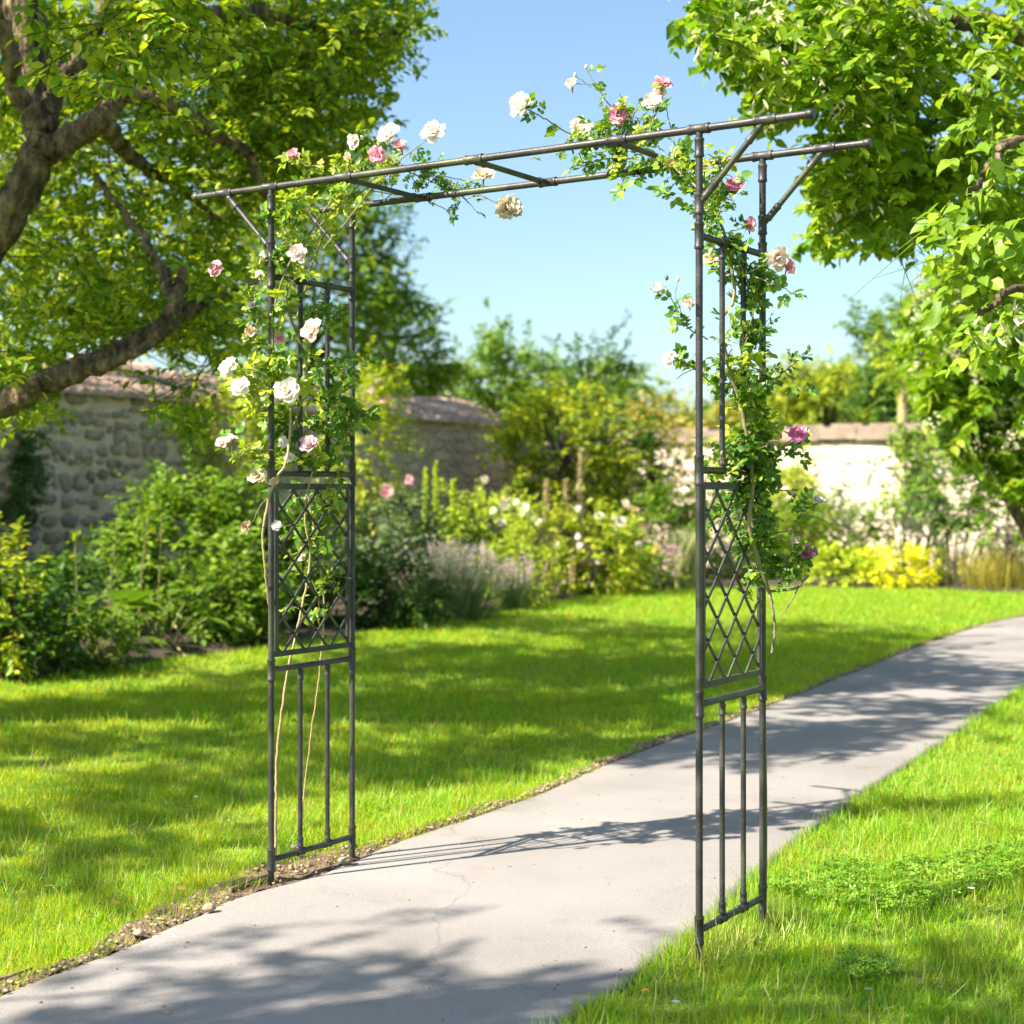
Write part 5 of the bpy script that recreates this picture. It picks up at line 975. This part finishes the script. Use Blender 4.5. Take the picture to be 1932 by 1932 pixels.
far_tree('small_tree', 'yellow green rounded small tree at the corner of the walls', 1065, 22.2, 240, 750, 950, 3600, .11, 'bright', None)
shrub('leafy_shrub', 'dark green mass right of the yellow green small tree', 'shrub', 1165, 23.2, 150, 780, 1000, 3000, .09, 'dark')
shrub('leafy_shrub', 'tangled olive shrub hiding the broken wall end', 'shrub', 1255, 23.8, 150, 800, 1010, 2600, .08, 'olive', blooms=[(1262, 850, 14, 'blush'), (1280, 870, 12, 'blush')])
shrub('leafy_shrub', 'green shrub at the border end right behind the right arch post', 'shrub', 1260, 21.6, 120, 940, 1080, 1800, .075, 'mid')
shrub('leafy_shrub', 'dark undergrowth behind the pale ornamental grass', 'shrub', 1350, 22.2, 170, 930, 1100, 2400, .075, 'mid')
tuft('ornamental_grass', 'pale upright ornamental grass left of the right arch leg', 'grass tuft', 1285, 20.4, 90, 1000, 420, 'grey', .012, .22)
shrub('flower_clump', 'mauve pink flowering clump at the corner of the lawn', 'flowers', 1250, 20.2, 90, 1040, 1115, 500, .05, 'mid', blooms=[(1232 + random.uniform(0, 50), 1030 + random.uniform(0, 55), 9, 'mauve') for _ in range(26)])
shrub('flower_clump', 'small bright yellow flower clump behind the mauve one', 'flowers', 1243, 20.9, 40, 1025, 1110, 200, .05, 'mid', blooms=[(1232 + random.uniform(0, 24), 1030 + random.uniform(0, 16), 10, 'yellow') for _ in range(8)])
# --- right border
shrub('leafy_shrub', 'fresh green shrub against the sunlit wall right of the arch', 'shrub', 1560, 22.6, 200, 950, 1100, 3600, .08, 'mid', blooms=[(1657, 973, 13, 'white')])
shrub('leafy_shrub', 'taller thin bright shrub climbing the sunlit wall', 'shrub', 1500, 23.4, 120, 880, 1090, 1400, .08, 'bright')
shrub('leafy_shrub', 'low rounded pale green mound at the lawn edge', 'shrub', 1590, 20.9, 130, 1040, 1112, 1300, .065, 'feather')
shrub('spurge', 'vivid lime yellow spurge clump on the far lawn edge', 'spurge', 1698, 20.6, 112, 1040, 1113, 1700, .06, 'lime')
shrub('leafy_shrub', 'small green and yellow plant right of the lime clump', 'shrub', 1768, 20.8, 56, 1045, 1112, 500, .06, 'bright')
def iris(px, Y, wpx, y0, n, label):
    zt = CH - (y0 - HOR) / F * Y; x = (px - CX) / F * Y; r = wpx / 2 / F * Y; t = thing('iris', label, 'iris', (x, Y, 0)); mb = MB(); o = rng.uniform(-1, 1, (n, 2)) * [r * .6, .12]; d = np.c_[o[:, 0] / r * .7 + rng.normal(0, .1, n), rng.normal(0, .12, n), np.ones(n)]; L = zt * rng.uniform(.7, 1.05, n)
    mb.scatter(BLADE, np.c_[x + o[:, 0], Y + o[:, 1], np.zeros(n)], d, np.c_[rng.normal(0, .3, n), -np.ones(n), np.zeros(n)], L, .035 / L); mb.build('foliage', LM['blue'], t)
iris(1730, 21.6, 90, 968, 26, 'sword leaved iris clump behind the lime plant'); iris(1806, 21.5, 70, 960, 20, 'sword leaved iris clump nearer the flowering tree')
tuft('ornamental_grass', 'fine leaved green grass mound at the right end of the lawn', 'grass tuft', 1885, 20.2, 170, 1030, 1300, 'olive', .009, .5)
shrub('flower_clump', 'purple flowers behind the fine leaved grass mound', 'flowers', 1905, 21.2, 90, 1000, 1090, 500, .05, 'mid', blooms=[(1870 + random.uniform(0, 62), 1000 + random.uniform(0, 30), 12, 'purple') for _ in range(14)])
shrub('rose_bush', 'pale flowered rose bush under the flowering tree at the right edge', 'rose bush', 1900, 20.0, 120, 880, 1020, 1800, .075, 'mid', blooms=[(1880, 938, 16, 'white'), (1917, 935, 16, 'white'), (1932, 912, 14, 'white'), (1822, 935, 16, 'white'), (1860, 955, 12, 'blush')])
shrub('rose_bush', 'green rose bush with cream blooms at the foot of the flowering tree', 'rose bush', 1800, 20.4, 120, 880, 990, 1500, .07, 'dark', blooms=[(1790, 905, 14, 'cream'), (1815, 925, 14, 'cream'), (1770, 890, 12, 'white')])
d2 = norm(np.array([8.4, -5.4, 0])); n2 = np.array([d2[1], -d2[0], 0])
creeper('creeper', 'green creeper hanging over the sunlit wall beside the flowering tree', np.array([5.84, 23.26, 0]), d2, n2, .5, .9, 2.2, 900, .08, 'mid')
creeper('creeper', 'thin creeper on the sunlit wall near the right arch leg', np.array([4.29, 24.26, 0]), d2, n2, .5, .6, 1.6, 420, .08, 'bright')
